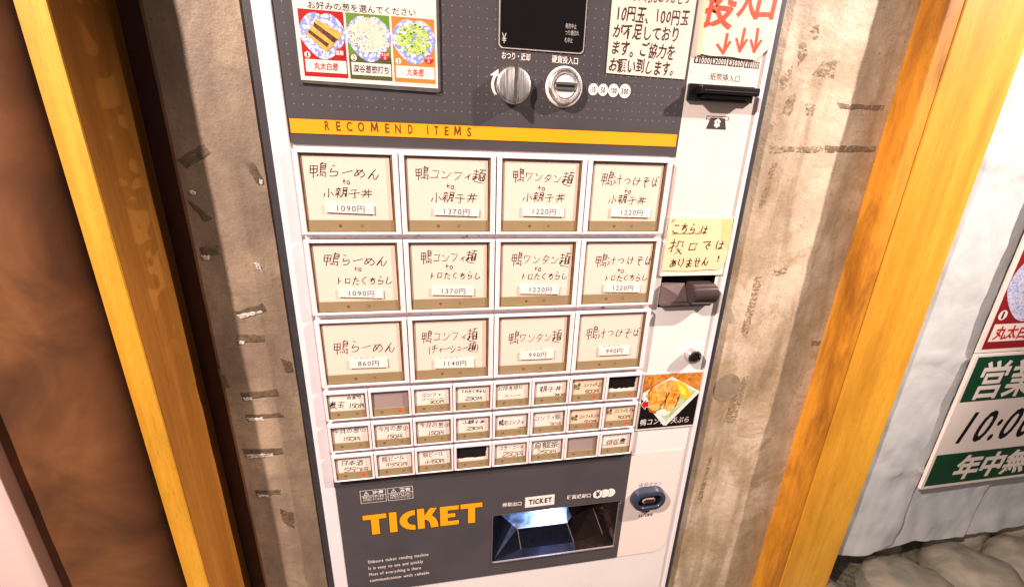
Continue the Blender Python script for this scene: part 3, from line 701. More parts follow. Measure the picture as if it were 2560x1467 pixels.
mb.box(226, 436, -637.0, -635.4, 4.5, 6.1); mb.box(434.2, 435.2, -634, -541, 4.5, 6.1)
obj('outlet_seam', mb, mat('seam_steel', (0.55, 0.48, 0.50), 0.3, 0.7), ch)
mb = MB(); mb.rect(226, 434, -635.3, -540, 5.3); obj('outlet_flap', mb, MCLEAR, ch)
il = lamp('outlet_lamp', 'AREA', W(330, -541, 42), W(290, -600, 32), 0.40, (0.45, 0.62, 1.0), 0.05)

# right column
mb = MB(); mb.slab(rrect(447.2, 545, -150.4, 545, 4, corners='d'), 7.2, 7.9); rc = obj('note_column_panel', mb, MCREAM, tm)
mb = MB()
for (a, b_, z0, z1), t in zip(((452.2, 473.5, 109.3, 116.2), (474.8, 495, 109, 116.7), (496.8, 517.2, 108.6, 116.4), (518.6, 538.8, 108.2, 115.4)), ('¥1000', '¥2000', '¥5000', '¥10000')):
    mb.rect(a, b_, z0, z1, 7.05, 0); write(mb, t, a + 1, (z0 + z1) / 2 - .1, b_ - 1, (z0 + z1) / 2 - .1, 8.0, 6.9, off=0.012, mi=1)
obj('note_value_print', mb, [MDARKP, MWHITE], rc); mb = MB(); write(mb, '紙幣挿入口', 476, 96.8, 517, 95.8, 8.8, 7.05, off=-0.004, mi=0)
obj('inlet_print', mb, MDARKP, rc); mb = MB(); frame(mb, 480, 511.3, 48.9, 53.3, 0.8, 7.05, 0); mb.poly([(486, 51.2), (505.7, 51.2), (509.6, 38.2), (481.9, 38.4)], 7.0, 0)
mb.poly([(491.5, 47.3), (496.3, 50.8), (500.8, 47.3)], 6.9, 1); write(mb, '¥', 490.5, 43.6, 501.5, 43.6, 9, 6.9, off=0.05, mi=1)
obj('note_symbol', mb, [MDARKP, MWHITE], rc)
mb = MB(); mb.box(449, 536, 69.2, 87.3, 3.2, 7.1, bev=0.6); ns = obj('banknote_slot', mb, MBLACK, tm)
mb = MB(); mb.box(458, 535, 75.5, 84.5, -9, 3.3, bev=1.6); mb.box(463, 530, 71.5, 75.2, -5, 3.3, bev=1.0); obj('slot_lip', mb, MBLACK, ns, smooth=True)
mb = MB(); mb.box(462, 531, 78.6, 79.6, -9.8, -8.5, bev=0.3); obj('slot_ridge', mb, mat('worn_black_plastic', (0.06, 0.055, 0.055), 0.2), ns)
# lever recess and lever
mb = MB(); x0, x1, z0, z1 = H_LEVER
for q in ([(x0, z0), (x0, z1)], [(x1, z1), (x1, z0)], [(x0, z1), (x1, z1)], [(x1, z0), (x0, z0)]):
    (a, b_), (c_, e_) = q; mb.face([(a, 8, b_), (c_, 8, e_), (c_, 34, e_), (a, 34, b_)])
mb.rect(x0, x1, z0, z1, 34)
for k in range(4): mb.box(x0 + 1, x1 - 14, -157 - 3.2 * k, -155.4 - 3.2 * k, 12 + k, 30)
lr = obj('bill_outlet_recess', mb, MBLACK, tm)
mb = MB()
bm = bmesh.new(); N_ = 18
prof = [(-1.0 - 13.5 * math.cos(R(a)), -175.5 - 14.5 * math.sin(R(a))) for a in range(-90, 91, 10)] + [(12, -190), (12, -161)]
ra = [bm.verts.new((492.5, d, z)) for d, z in prof]; rb_ = [bm.verts.new((530.5, d, z)) for d, z in prof]
bm.faces.new(ra); bm.faces.new(rb_[::-1])
for i in range(len(prof)): bm.faces.new((ra[i], rb_[i], rb_[(i + 1) % len(prof)], ra[(i + 1) % len(prof)]))
bmesh.ops.recalc_face_normals(bm, faces=bm.faces[:])
bmesh.ops.bevel(bm, geom=[e for e in bm.edges if abs(e.verts[0].co.x - e.verts[1].co.x) < .1], offset=2.2, segments=3, affect='EDGES', clamp_overlap=True)
mb.add_bm(bm); lv = obj('return_lever', mb, MLEVER, lr, smooth=True)
mb = MB()
mb.box(453.6, 532, -193.5, -186.5, 0.5, 16, bev=1.5)
mb.face([(454, 3, -164.5), (454, 1, -187), (491.5, -1, -187), (491.5, 1.5, -182)])
mb.face([(454, 3, -164.5), (491.5, 1.5, -182), (491.5, 12, -163.5), (454, 12, -162)])
mb.face([(454, 3, -164.5), (454, 12, -162), (454, 12, -187), (454, 1, -187)])
obj('lever_wedge', mb, mat('smoky_wedge_plastic', (0.16, 0.115, 0.11), 0.2, 0.2, var=0.12), lr)
# lock
mb = MB(); mb.lathe(518.5, -274.5, [(6.6, 1), (7.0, -3.0), (9.4, -3.8), (10.8, -2.8), (11.4, -1), (11.8, 8)], 40, cap=False)
lk = obj('cylinder_lock', mb, MCHROME2, tm, smooth=True)
mb = MB(); mb.lathe(518.5, -274.5, [(0.01, -2.2), (5.6, -2.2), (6.4, -1.4), (7.4, 0)], 30, cap=False); mb.box(517.8, 519.2, -278, -272, -2.9, -2.1)
obj('lock_core', mb, mat('dark_lock_core', (0.03, 0.022, 0.02), 0.25, 0.5), lk, smooth=True)
mb = MB(); stroke(mb, [(517.5, -276.5), (519.5, -279), (522, -276.5)], 0.9, -3.7); obj('keyhole_glint', mb, MCHROME2, lk)
# return button panel
mb = MB(); mb.slab(rrect(446, 537, -665, -446, 24, 8, corners='d'), 7.2, 7.9); bp_ = obj('return_button_panel', mb, MCREAM, tm)
mb = MB(); mb.slab(rrect(445.7, 537.6, -665.6, -445.5, 24.4, 8, corners='d'), 7.5, 7.95); obj('panel_edge_line', mb, mat('panel_edge_shade', (0.42, 0.34, 0.30), 0.5), bp_)
mb = MB(); write(mb, '返却ボタン', 466.5, -510.4, 509.5, -512, 8.8, 7.05, off=-0.008); obj('return_print', mb, MDARKP, bp_); mb = MB(); write(mb, 'RETURN', 474.8, -576.6, 500.8, -577.3, 7.8, 7.05, off=0.045, shear=0.2)
stroke(mb, [(489, -561.5), (483, -561.8), (480.6, -563.5), (480.4, -566.5), (482.6, -568.6), (488, -569)], 1.9, 7.05); mb.poly([(488, -565.6), (495.6, -568.6), (488, -572.6)], 7.0)
obj('return_print', mb, MDARKP, bp_)
cxb, czb = 484.3, -536.5
mb = MB(); mb.lathe(cxb, czb, [(21.6, 8), (21.2, 2), (19.4, -3.4), (17.4, -4.6), (12.2, -4.6), (11.3, -3), (11.0, 3), (0.01, 3)], 44, stad=9.0, sx=1.0, cap=False)
rb2 = obj('return_button', mb, MBEZEL, tm, smooth=True)
mb = MB(); mb.lathe(cxb, czb, [(11.1, -2.0), (10.7, 2.7), (0.01, 2.7)], 40, stad=9, cap=False); obj('button_well', mb, MBLACK, rb2, smooth=True)
mb = MB(); mb.lathe(cxb, czb - 1, [(5.0, 2), (5.0, -0.6), (4.4, -1.2), (0.01, -1.2)], 32, stad=6.5, cap=False); obj('button_ring', mb, mat('cream_ring_plastic', (0.60, 0.45, 0.42), 0.3), rb2, smooth=True)
mb = MB(); mb.lathe(cxb, czb - 1, [(3.8, -1.1), (3.3, -1.9), (0.01, -1.9)], 32, stad=6.3, cap=False); obj('button_cap', mb, mat('maroon_cap', (0.05, 0.018, 0.014), 0.25), rb2, smooth=True)

# display
mb = MB(); mb.slab(rrect(220.2, 316, 109.6, 260, 4.5), 5.6, 6.7); dp = obj('amount_display', mb, mat('display_rim', (0.55, 0.48, 0.44), 0.35), tm)
mb = MB(); mb.slab(rrect(221.4, 314.8, 110.9, 259, 4), 5.2, 5.55); obj('display_window', mb, MDISP, dp)
mb = MB(); write(mb, '発売中止', 293, 135.4, 305.8, 135.4, 5.4, 5.0); write(mb, 'つり銭切れ', 293, 129, 309, 129.2, 5.4, 5.0); write(mb, '札中止', 293, 122, 302.4, 122, 5.4, 5.0)
obj('status_print', mb, mat('dim_white_print', (0.5, 0.46, 0.44), 0.5), dp); mb = MB(); write(mb, '¥', 223, 118.9, 229, 118.9, 13, 5.0, off=0.01); obj('display_print', mb, mat('dim_white_print', (0.5, 0.46, 0.44), 0.5), dp)
# knob
mb = MB(); write(mb, 'おつり・返却', 223.6, 103.2, 256, 102.8, 7.6, 6.6, off=0.012); obj('knob_print', mb, MWHITE, tm); mb = MB(); write(mb, '硬貨投入口', 280.2, 103, 311.2, 102.4, 7.8, 6.6, off=0.010); obj('coin_inlet_print', mb, MWHITE, tm); mb = MB()
arc = [(228.5 - 15.8 * math.cos(R(a)), 74 + 15.5 * math.sin(R(a))) for a in range(-40, 41, 8)]
arc2 = [(228.5 - (12.6 if False else 12.4) * math.cos(R(a)), 74 + 14.5 * math.sin(R(a))) for a in range(40, -41, -8)]
ax = 2.2
for i in range(len(arc) - 1): mb.poly([arc[i], arc[i + 1], (arc[i + 1][0] + 3.2, arc[i + 1][1] - 0.2), (arc[i][0] + 3.2, arc[i][1] - 0.2)], 6.6)
mb.poly([(211.2, 82.8), (220.6, 89.5), (220.6, 82.2)], 6.55)
obj('turn_arrow', mb, MWHITE, tm)
mb = MB(); mb.lathe(237.6, 73.5, [(0.01, -0.6), (16.8, -0.6), (18.2, 0.0), (19.0, 1.2), (19.4, 6.9)], 56, cap=False); kn = obj('return_knob', mb, MCHROME, tm, smooth=True)
mb = MB(); mb.box(235.6, 239.8, 55.0, 92.5, -9.5, -0.4, bev=0.8); obj('knob_grip', mb, mat('knob_grip_steel', (0.55, 0.52, 0.52), 0.16, 1.0, var=0.25, scale=60), kn, smooth=True)
# coin inlet
mb = MB(); mb.lathe(296, 75.3, [(21.6, 6.9), (21.3, 5.2), (20.3, 4.4), (18.4, 4.4)], 56, cap=False); ci = obj('coin_inlet', mb, MWHITE, tm, smooth=True)
mb = MB(); mb.lathe(296, 75.3, [(19.3, 5), (18.8, 1.0), (16.5, -1.6), (14.5, -1.2), (12.4, 1.5), (11.5, 4)], 56, cap=False); obj('inlet_ring', mb, MCHROME, ci, smooth=True)
mb = MB(); mb.lathe(296, 75.3, [(0.01, 0.2), (11.6, 0.2), (12.2, 1.6)], 40, cap=False); obj('inlet_disc', mb, MWHITE, ci)
mb = MB(); mb.box(284.4, 307.6, 71.4, 79.6, -1.6, 3.0, bev=0.7); obj('inlet_bar', mb, MCHROME2, ci, smooth=True)
mb = MB(); mb.box(285.4, 306.6, 74.3, 76.7, -1.9, 0.5, bev=0.2); obj('coin_slot', mb, MBLACK, ci)
mb = MB()
for cx, r, dd, t, wd in ((331.3, 5.9, 6.6, '10', 5.6), (343, 6.0, 6.5, '50', 6), (355.8, 6.6, 6.4, '100', 8.4), (369.8, 7.2, 6.3, '500', 9.2)):
    mb.poly(circle(cx, 74.9, r + .35), dd + .04, 1); mb.poly(circle(cx, 74.9, r, 32, r + .4), dd, 0); write(mb, t, cx - wd / 2, 74.7, cx + wd / 2, 74.7, 8.2, dd - .1, off=0.026, mi=1)
obj('coin_value_print', mb, [MWHITE, MDARKP], tm)

# ---------------------------------------------------------------- menu buttons
def housing(wd, ht, wx0, wx1, wz0, wz1, dfront=0.0, dback=8.0):
    """white surround with rounded outer edge and a window through it; x 0..wd, z 0..-ht"""
    mb = MB(); e = 1.1
    O = [(0, -ht), (wd, -ht), (wd, 0), (0, 0)]; O2 = [(e, -ht + e), (wd - e, -ht + e), (wd - e, -e), (e, -e)]
    I2 = [(wx0 - .4, wz0 - .4), (wx1 + .4, wz0 - .4), (wx1 + .4, wz1 + .4), (wx0 - .4, wz1 + .4)]; I = [(wx0, wz0), (wx1, wz0), (wx1, wz1), (wx0, wz1)]
    rings = [(O, dback), (O, dfront + e), (O2, dfront), (I2, dfront), (I, dfront + .5), (I, dfront + 4.5)]
    for (A, da), (B, db) in zip(rings, rings[1:]):
        for i in range(4):
            j = (i + 1) % 4; mb.face([(A[i][0], da, A[i][1]), (A[j][0], da, A[j][1]), (B[j][0], db, B[j][1]), (B[i][0], db, B[i][1])])
    return mb
def lining(wx0, wx1, wz0, wz1, t, bottom):
    mb = MB()
    for (a, b_, c_, e_) in ((wx0, wx0 + t, wz0, wz1), (wx1 - t * 1.5, wx1, wz0, wz1), (wx0 + t, wx1 - t * 1.5, wz1 - t, wz1), (wx0 + t, wx1 - t * 1.5, wz0, wz0 + t * 0.6)):
        mb.box(a + .05, b_ - .05, c_ + .05, e_ - .05, 1.6, 5, bev=0)
    return mb
KIND = {}
def kind_meshes(key, wd, ht, wx0, wx1, wz0, wz1, t, zs):
    z0 = W(0, 0, 0)
    def me_of(name, mb, mats, smooth=False):
        me = bpy.data.meshes.new(name); me.from_pydata([W(x, z, d) - z0 for x, d, z in mb.v], [], mb.f)
        mats = mats if isinstance(mats, list) else [mats]
        for m_ in mats: me.materials.append(m_)
        if len(mats) > 1: me.polygons.foreach_set('material_index', mb.m)
        me.update(); return me
    K = {}
    K['housing'] = me_of('menu_button', housing(wd, ht, wx0, wx1, wz0, wz1), MHOUS)
    K['lining'] = me_of('window_lining', lining(wx0, wx1, wz0, wz1, t, 0), MLINE)
    b = MB(); b.rect(wx0, wx1, wz0, wz1, 5.1); K['back'] = me_of('window_back', b, MLINE)
    b = MB(); b.box(wx0 + t * .7, wx1 - t, wz0 + t * .6, zs, 2.2, 3.6, bev=0.25); K['strip'] = me_of('amber_strip', b, MSTRIP)
    cz = (wz0 + zs) / 2 + .3; r = 1.75 if wd > 80 else 1.7
    fx = 41.5 if wd > 80 else 15.3; fx2 = 65.5 if wd > 80 else 39.0
    def marks(lit):
        b = MB()
        if lit:
            for k in range(3):
                a = R(60 * k); stroke(b, [(fx2 - 2.1 * math.cos(a), cz - 1.9 * math.sin(a)), (fx2 + 2.1 * math.cos(a), cz + 1.9 * math.sin(a))], 1.3, 2.1 - .01 * k, 1)
        else:
            for s_ in (-1, 1): stroke(b, [(fx2 - 1.7, cz - 1.7 * s_), (fx2 + 1.7, cz + 1.7 * s_)], 0.55, 2.1 - .01 * s_, 0)
        return me_of('cross_mark', b, [MMARK, MLIT])
    b = MB(); b.poly(circle(fx, cz, r, 16), 2.1, 0); K['dot'] = me_of('dot_mark', b, MMARK)
    K['marks'] = marks(False); K['marks_lit'] = marks(True)
    b = MB(); b.rect(wx0, wx1, wz0, wz1, 0.9); K['cover'] = me_of('clear_cover', b, MCLEAR)
    KIND[key] = K
kind_meshes('big', 109.2, 92.3, 5.6, 103.2, -88.8, -3.2, 1.6, -75.2)
kind_meshes('small', 54.3, 43.9, 3.2, 51.4, -42.0, -4.2, 1.1, -30.2)
MBLK = mat('dark_void_insert', (0.012, 0.008, 0.008), 0.25, var=0.4, scale=50)
MLITG = None
def put(me, name, parent, loc=(0, 0, 0)):
    o = bpy.data.objects.new(name, me); C.objects.link(o); o.parent = parent; o.location = loc; return o
BTN = {}
CARDKIND = {'s10': 'blank', 's62': 'blank', 's70': 'void', 's32': 'void', 's60': 'buff', 's61': 'buff', 's71': 'buff'}
LIT = {'s10', 's60', 's70', 's61', 's71', 's02'}
rows_b = [-0.3, -98.4, -197.6]; rows_s = [-296.0, -345.9, -395.2]
BL = {'big': 'large menu button housing', 'small': 'small menu button housing'}
def make_button(key, kd, x, z):
    K = KIND[kd]; rr = random.Random(hash(key) if False else sum(ord(c_) * 7 ** i for i, c_ in enumerate(key)))
    o = bpy.data.objects.new('menu_button', K['housing']); C.objects.link(o); o.parent = tm; o.location = W(x, z, rr.uniform(-.25, .25)) - tm.location
    BTN[key] = (o, x, z, rr)
    put(K['lining'], 'window_lining', o); put(K['back'], 'window_back', o); put(K['strip'], 'amber_strip', o)
    put(K['dot'], 'dot_mark', o); put(K['marks_lit'] if key in LIT else K['marks'], 'cross_mark', o)
    ck = CARDKIND.get(key, 'white' if kd == 'small' else 'cream')
    mb = MB()
    if kd == 'big':
        a = rr.uniform(-.4, .4); P = [(6.9, -4.9 + a), (99.6 + a, -5.2 - a), (99.9 + a, -75.0), (6.7, -75.0)]
    else:
        a = rr.uniform(-.5, .5); P = [(4.4, -5.0 + a * .5), (49.2 + a, -4.9 - a * .5), (49.4 + a, -30.0), (4.3, -30.0)]
    if ck == 'void':
        b2 = MB(); b2.rect(P[0][0], 48 + a, -26.5, P[0][1], 3.6); obj('dark_insert', b2, MBLK, o, label='black empty window with torn insert') if False else None
        b2 = MB(); b2.v = [(vx + x, vd, vz + z) for vx, vd, vz in []]
        b2.rect(x + 4.4, x + 48.8, z - 27, z - 5, 3.6); obj('dark_insert', b2, MBLK, o)
        pts = [(4.4, -30), (49.4, -30), (49.4, -8), (47.2, -8.5), (46.8, -16), (45.8, -17), (46.4, -24.2)] + [(44 - 3.6 * i, -25.6 + rr.uniform(-.8, .9)) for i in range(10)] + [(4.4, -25)]
        b2 = MB(); b2.slab([(px + x, pz + z) for px, pz in pts], 3.0, 3.4); obj('torn_card', b2, MCARDW, o)
    else:
        nseg = 10; top = [(P[0][0] + (P[1][0] - P[0][0]) * i / nseg, P[0][1] + (P[1][1] - P[0][1]) * i / nseg) for i in range(nseg + 1)]
        # slightly bowed card
        bow = 0.0; base = 3.0
        for i in range(nseg):
            u0, u1 = i / nseg, (i + 1) / nseg
            d0, d1 = base - bow * math.sin(math.pi * u0), base - bow * math.sin(math.pi * u1)
            b0 = (P[3][0] + (P[2][0] - P[3][0]) * u0, P[3][1]); b1 = (P[3][0] + (P[2][0] - P[3][0]) * u1, P[3][1])
            mb.face([(x + b0[0], d0, z + b0[1]), (x + b1[0], d1, z + b1[1]), (x + top[i + 1][0], d1, z + top[i + 1][1]), (x + top[i][0], d0, z + top[i][1])])
        obj('menu_card', mb, {'cream': MCARD, 'white': MCARDW, 'buff': MCARDO, 'blank': MCARDG}[ck], o, smooth=True)
        if ck == 'white':
            q = MB(); xx = x + 9 + rr.uniform(0, 3); q.slab([(xx, z - 29.4), (xx + 33, z - 29.2), (xx + 33, z - 18), (xx + .2, z - 17.6)], 2.95, 2.98)
            obj('pasted_slip', q, MSTICKW, o)
    put(K['cover'], 'clear_cover', o)
MSTICKW = mat('pasted_slip_paper', (0.82, 0.73, 0.62), 0.6, var=0.02)
for r_ in range(3):
    for c_ in range(4): make_button('%d%d' % (c_, r_), 'big', [-0.4, 109.9, 220.5, 331.0][c_], rows_b[r_])
for r_ in range(3):
    for c_ in range(8): make_button('s%d%d' % (c_, r_), 'small', [-0.4, 54.8, 110.0, 165.2, 220.6, 275.8, 330.9, 386.0][c_], rows_s[r_])
byk = {}
for L in LINES: byk.setdefault(L[0], []).append(L)
INKS = {'ink': (MINK, 0.004), 'bold': (MINK, 0.012), 'brown': (MINKB, 0.004), 'faint': (MINKF, 0.004)}
for key, ls in byk.items():
    o, x, z, rr = BTN[key]; mb = MB(); names = []
    for (_, t, x0, z0, x1, z1, h, ink) in ls:
        mi = list(INKS).index(ink); bigk = key[0] != 's'
        off = INKS[ink][1] 
        write(mb, t, x0, z0, x1, z1, h * 0.98, 2.91, off=off, hand=1.35, mi=mi, big=1.3 if bigk else 1.12, rnd=rr, pen=(0.95 if t != 'to' else 0.9) if bigk else 0.95 if ink == 'bold' else 0.92)
    obj('handwriting', mb, [INKS[k][0] for k in INKS], o)
for (key, t, x0, z0, x1, z1, h, tx0, tx1) in STICKERS:
    o, x, z, rr = BTN[key]; mb = MB(); mb.slab([(x0, z0), (x1, z1), (x1, z1 - h), (x0, z0 - h)], 1.55, 2.2, 0)
    obj('price_sticker', mb, MSTICK, o)
    mb = MB(); zc = (z0 + z1) / 2 - h / 2; sl = (z1 - z0) / (x1 - x0)
    write(mb, t, tx0, zc - sl * (x1 - x0) / 4, tx1, zc + sl * (x1 - x0) / 4, 8.8, 1.53, off=0.012, squash=1.0)
    obj('price_print', mb, MINKP, o)
    mb = MB(); k = x0 + (x1 - x0) * .93      # tail of the old price showing under the sticker
    mb.poly([(k - 1, z1 - h + .3), (k + 1, z1 - h + .3), (k + .1, z1 - h - 2.6)], 2.9)
    if key[1] == '2':
        for q in range(4): stroke(mb, [(x0 + 6 + q * 7, z0 + .1), (x0 + 8 + q * 7, z0 + .8), (x0 + 10 + q * 7, z0 + .1)], 0.6, 2.9)
    obj('old_price_trace', mb, MINK, o)
o, x, z, rr = BTN['s72']; mb = MB(); stroke(mb, [(x + 6.5, z - 25.5), (x + 45, z - 25)], 0.8, 2.9); obj('red_underline', mb, MRED, o)
# soiled gaps between rows
MGRIME = tatter('gap_grime', (0.10, 0.05, 0.035), (0.30, 0.20, 0.16), 0.62, 90)
mb = MB()
for zt in (-93.0, -191.2, -290.4, -340.3, -390.2): mb.rect(0, 440, zt - 5.0, zt - .2, 7.7)
obj('gap_grime', mb, MGRIME, tm)

# ================================================================ things stuck to the machine
def heart(cx, cz, w_, h_, n=40):
    out = []
    for i in range(n):
        a = 2 * math.pi * i / n; x = math.cos(a); y = math.sin(a)
        xx = x * (1.0 if y > -.2 else 1 - 0.34 * (-.2 - y)); yy = y * (1.0 if y > 0 else 1.22)
        if y > 0.75: yy -= 0.16 * max(0, 1 - abs(x) / 0.35)
        out.append((cx + xx * w_ / 2, cz + yy * h_ / 2.2))
    return out
def topping_cell(parent, n, x0, x1, z0, z1, bg, bg2, zsplit, plx, plate_c, word, wcol, d, badge):
    mb = MB(); mb.rect(x0, x1, z0, z1, d, 0)
    if bg2: mb.rect(x0, x1, z0, zsplit, d - .05, 1)
    cell = obj('topping_panel', mb, [bg, bg2 or bg], parent)
    w_ = x1 - x0; mb = MB(); mb.poly(heart(plate_c[0], plate_c[1], w_ + 1.0, 42), d - .12); obj('heart_plate_print', mb, MCHINA, cell)
    mb = MB(); mb.rect(x0 + 2.0, x1 - .9, z0 + 4, z0 + 15.6, d - .14); mb.poly(circle(x0 + 4.8, z0 + 19.6, 2.9), d - .14); obj('name_plate_print', mb, MPOST, cell)
    mb = MB(); mx = (x0 + x1) / 2 + .5; hw = 2.95 * len(word) if len(word) < 6 else 18.2
    rr = random.Random(n); write(mb, word, mx - hw, z0 + 9.8, mx + hw, z0 + 9.8, 7.6, d - .25, off=0.016, hand=0.35, rnd=rr); obj('name_print', mb, wcol, cell)
    mb = MB(); write(mb, str(n), x0 + 3.4, z0 + 19.5, x0 + 6.2, z0 + 19.5, 5.8, d - .25); obj('number_print', mb, MDARKP, cell)
    if badge:
        mb = MB(); bx, bz = x0 + 36, z0 + 23; mb.poly([(bx + (4.9 if i % 2 else 4.4) * math.cos(R(15 * i)), bz + (4.2 if i % 2 else 3.8) * math.sin(R(15 * i))) for i in range(24)], d - .3, 0)
        if len(badge) == 2: write(mb, badge, bx - 4, bz, bx + 4, bz, 4.3, d - .4, off=0.02, mi=1)
        else: write(mb, badge[:3], bx - 4.2, bz + 1.3, bx + 4.2, bz + 1.3, 3.0, d - .4, mi=1); write(mb, badge[3:], bx - 1.4, bz - 1.8, bx + 1.4, bz - 1.8, 3.0, d - .4, mi=1)
        obj('origin_badge_print', mb, [MRED, MWHITE], cell)
    return cell
tp = thing('topping_poster', 'laminated poster of three leek toppings on heart plates, taped above the yellow band', 'poster', 86, 63, 5)
lam = [(15.0, 66.5), (16.5, 64.6), (154.8, 62.3), (157.6, 64.4), (157.6, 200), (15.0, 200)]
mb = MB(); mb.slab(lam, 4.9, 6.3); obj('laminate_border', mb, MLAM, tp)
mb = MB(); mb.slab([(13.6, 62.6), (150, 60.6), (158.6, 59.6), (159.2, 62), (15.5, 64.9)], 6.35, 6.6); obj('second_sheet', mb, MLAM, tp)
mb = MB(); mb.slab([(16.6, 67.3), (154.8, 66.4), (154.8, 199), (16.6, 199)], 4.6, 4.85); obj('poster_sheet', mb, MPOST, tp)
mb = MB(); write(mb, 'お好みの葱を選んでください', 30, 134.5, 134.5, 135.4, 7.2, 4.4); obj('headline_print', mb, MDARKP, tp)
c1 = topping_cell(tp, 1, 20.6, 63.0, 71.2, 130.6, MCR, None, 0, 0, (41.7, 110.6), '丸太白葱', MRED, 4.45, '国産')
c2 = topping_cell(tp, 2, 65.2, 107.4, 71.0, 130.6, MCG, MCGD, 92.5, 0, (86.4, 110.8), '深谷葱笹打ち', MDARKP, 4.45, '埼玉県産')
c3 = topping_cell(tp, 3, 109.6, 152.3, 70.6, 130.6, MCO, None, 0, 0, (131.2, 111), '九条葱', MORM, 4.45, '京都府産')
mb = MB(); D_ = 4.15
mb.poly([(37, 122.6), (61.3, 111.4), (44.3, 93.7), (26.2, 109)], D_, 0); mb.poly([(35, 119.6), (56, 106.2), (52, 102.6), (33.9, 116)], D_ - .05, 1); mb.poly([(29.3, 113.2), (47.3, 101.4), (44.9, 98.4), (28, 110.6)], D_ - .05, 1)
obj('grilled_leek_print', mb, [noise_mat('leek_gold', [(0.3, (0.62, 0.30, 0.04)), (0.7, (0.85, 0.52, 0.12))], 160), noise_mat('leek_char', [(0.35, (0.05, 0.012, 0.006)), (0.75, (0.24, 0.10, 0.05))], 300)], c1)
rr = random.Random(4); mb = MB()
for i in range(300):
    a = rr.uniform(0, 6.28); q = math.sqrt(rr.random()); x, z = 86.5 + 17.5 * q * math.cos(a), 111.5 + 14.5 * q * math.sin(a); t = rr.uniform(0, 3.14); l = rr.uniform(1.5, 4)
    stroke(mb, [(x - l * math.cos(t), z - l * math.sin(t)), (x + l * math.cos(t + .3), z + l * math.sin(t + .3))], rr.uniform(.6, 1.1), 4.2 - i * .0004, i % 3)
obj('shredded_leek_print', mb, [mat('shred_white', (0.84, 0.82, 0.70), 0.4), mat('shred_cream', (0.66, 0.68, 0.48), 0.4), mat('shred_green', (0.74, 0.76, 0.55), 0.4)], c2)
mb = MB()
for i in range(110):
    a = rr.uniform(0, 6.28); q = math.sqrt(rr.random()); x, z = 131 + 16 * q * math.cos(a), 111.5 + 14 * q * math.sin(a); r0 = rr.uniform(1.5, 3.2); t = rr.uniform(0, 3)
    cc = circle(x, z, r0, 12, r0 * rr.uniform(.5, .9)); mb.poly(cc, 4.2 - i * .001, i % 3); mb.poly([(x + (px - x) * .55, z + (pz - z) * .55) for px, pz in cc], 4.2 - i * .001 - .0005, 3 if i % 4 else 4)
obj('sliced_leek_print', mb, [mat('leek_green', (0.30, 0.50, 0.05), 0.4), mat('leek_lime', (0.52, 0.68, 0.16), 0.4), mat('leek_pale', (0.66, 0.76, 0.36), 0.4), mat('leek_core', (0.42, 0.62, 0.10), 0.4), mat('leek_shade', (0.06, 0.16, 0.03), 0.4)], c3)

n1 = thing('handwritten_coin_notice', 'cream handwritten notice asking for coins, right of the black display', 'notice', 390, 92, 6)
mb = MB(); mb.slab([(345, 92.4), (443, 91.2), (444.5, 260), (344, 260), (344.3, 140)], 5.9, 6.5); obj('notice_paper', mb, MPAPER, n1)
mb = MB(); rr = random.Random(21)
for t, a, b_, c_, e_, h in (('いつも御利用ありがとう', 350, 170.5, 436, 172, 13), ('10円玉、100円玉', 349, 152.2, 438, 153.2, 16.5), ('が不足しており', 348.5, 135.4, 429.5, 136.0, 16), ('ます。ご協力を', 347.5, 118.4, 427, 118.6, 16), ('お願い到します。', 347, 101.5, 434, 101.5, 16.5)):
    write(mb, t, a, b_, c_, e_, h, 5.75, off=0.018, hand=0.95, big=1, rnd=rr)
obj('notice_writing', mb, mat('dark_brown_marker', (0.040, 0.010, 0.006), 0.5), n1)
n2 = thing('orange_arrow_notice', 'white taped note with big orange red characters and three down arrows above banknote slot', 'notice', 500, 115, 6)
mb = MB(); mb.slab(jag([(454.5, 119.6), (470, 118.0), (500, 118.0), (531, 117.0), (547.6, 130.5), (549, 160), (549, 240), (453, 240), (452.5, 160)], 0.4, 3), 5.4, 6.6); obj('notice_paper', mb, MPAPER, n2)
mb = MB(); mb.slab(jag([(452.8, 117.6), (458, 117.6), (456, 160), (454.5, 240), (451.5, 240), (451.8, 160)], 0.4, 3), 5.0, 5.3); obj('masking_tape', mb, mat('tape_cream', (0.72, 0.58, 0.36), 0.5), n2)
mb = MB(); rr = random.Random(3)
write(mb, '投', 453, 166, 494, 166, 43, 5.2, off=0.03, hand=0.5, rnd=rr); write(mb, '入', 496, 175, 519, 175, 30, 5.2, off=0.05, hand=.5, rnd=rr); write(mb, '口', 517, 172, 546, 173, 27, 5.2, off=0.05, hand=.5, rnd=rr)
for (a, b_), (c_, e_), (f_, h_) in (((488.2, 141), (486.9, 121.4), (477.5, 129.8)), ((509.4, 147.8), (508, 124.9), (500.9, 137.3)), ((526.6, 149), (527, 125.5), (520, 137.2))):
    stroke(mb, [(a, b_), (c_ + .8, e_ + 4), (c_, e_)], 3.4, 5.1); stroke(mb, [(f_, h_), (c_, e_)], 2.8, 5.08); stroke(mb, [(c_, e_), (c_ + 6.5, e_ + 12)], 2.8, 5.05)
obj('notice_writing', mb, MORM, n2)
n3 = thing('yellow_memo', 'yellow handwritten memo taped above the bill return lever', 'notice', 498, -143, 6)
mb = MB(); mb.slab(rrect(446.8, 544.6, -151.0, -70, 2.5, 3, corners='cd'), 6.3, 7.1); obj('backing_plate', mb, mat('memo_backing', (0.80, 0.70, 0.60), 0.35), n3)
mb = MB(); mb.slab([(450.6, -71.3), (543.5, -72.2), (545.6, -110), (543.9, -133), (534.5, -144), (520, -142.6), (490, -144.6), (450.4, -143.2)], 5.6, 5.9)
obj('memo_paper', mb, MYPAP, n3, smooth=True)
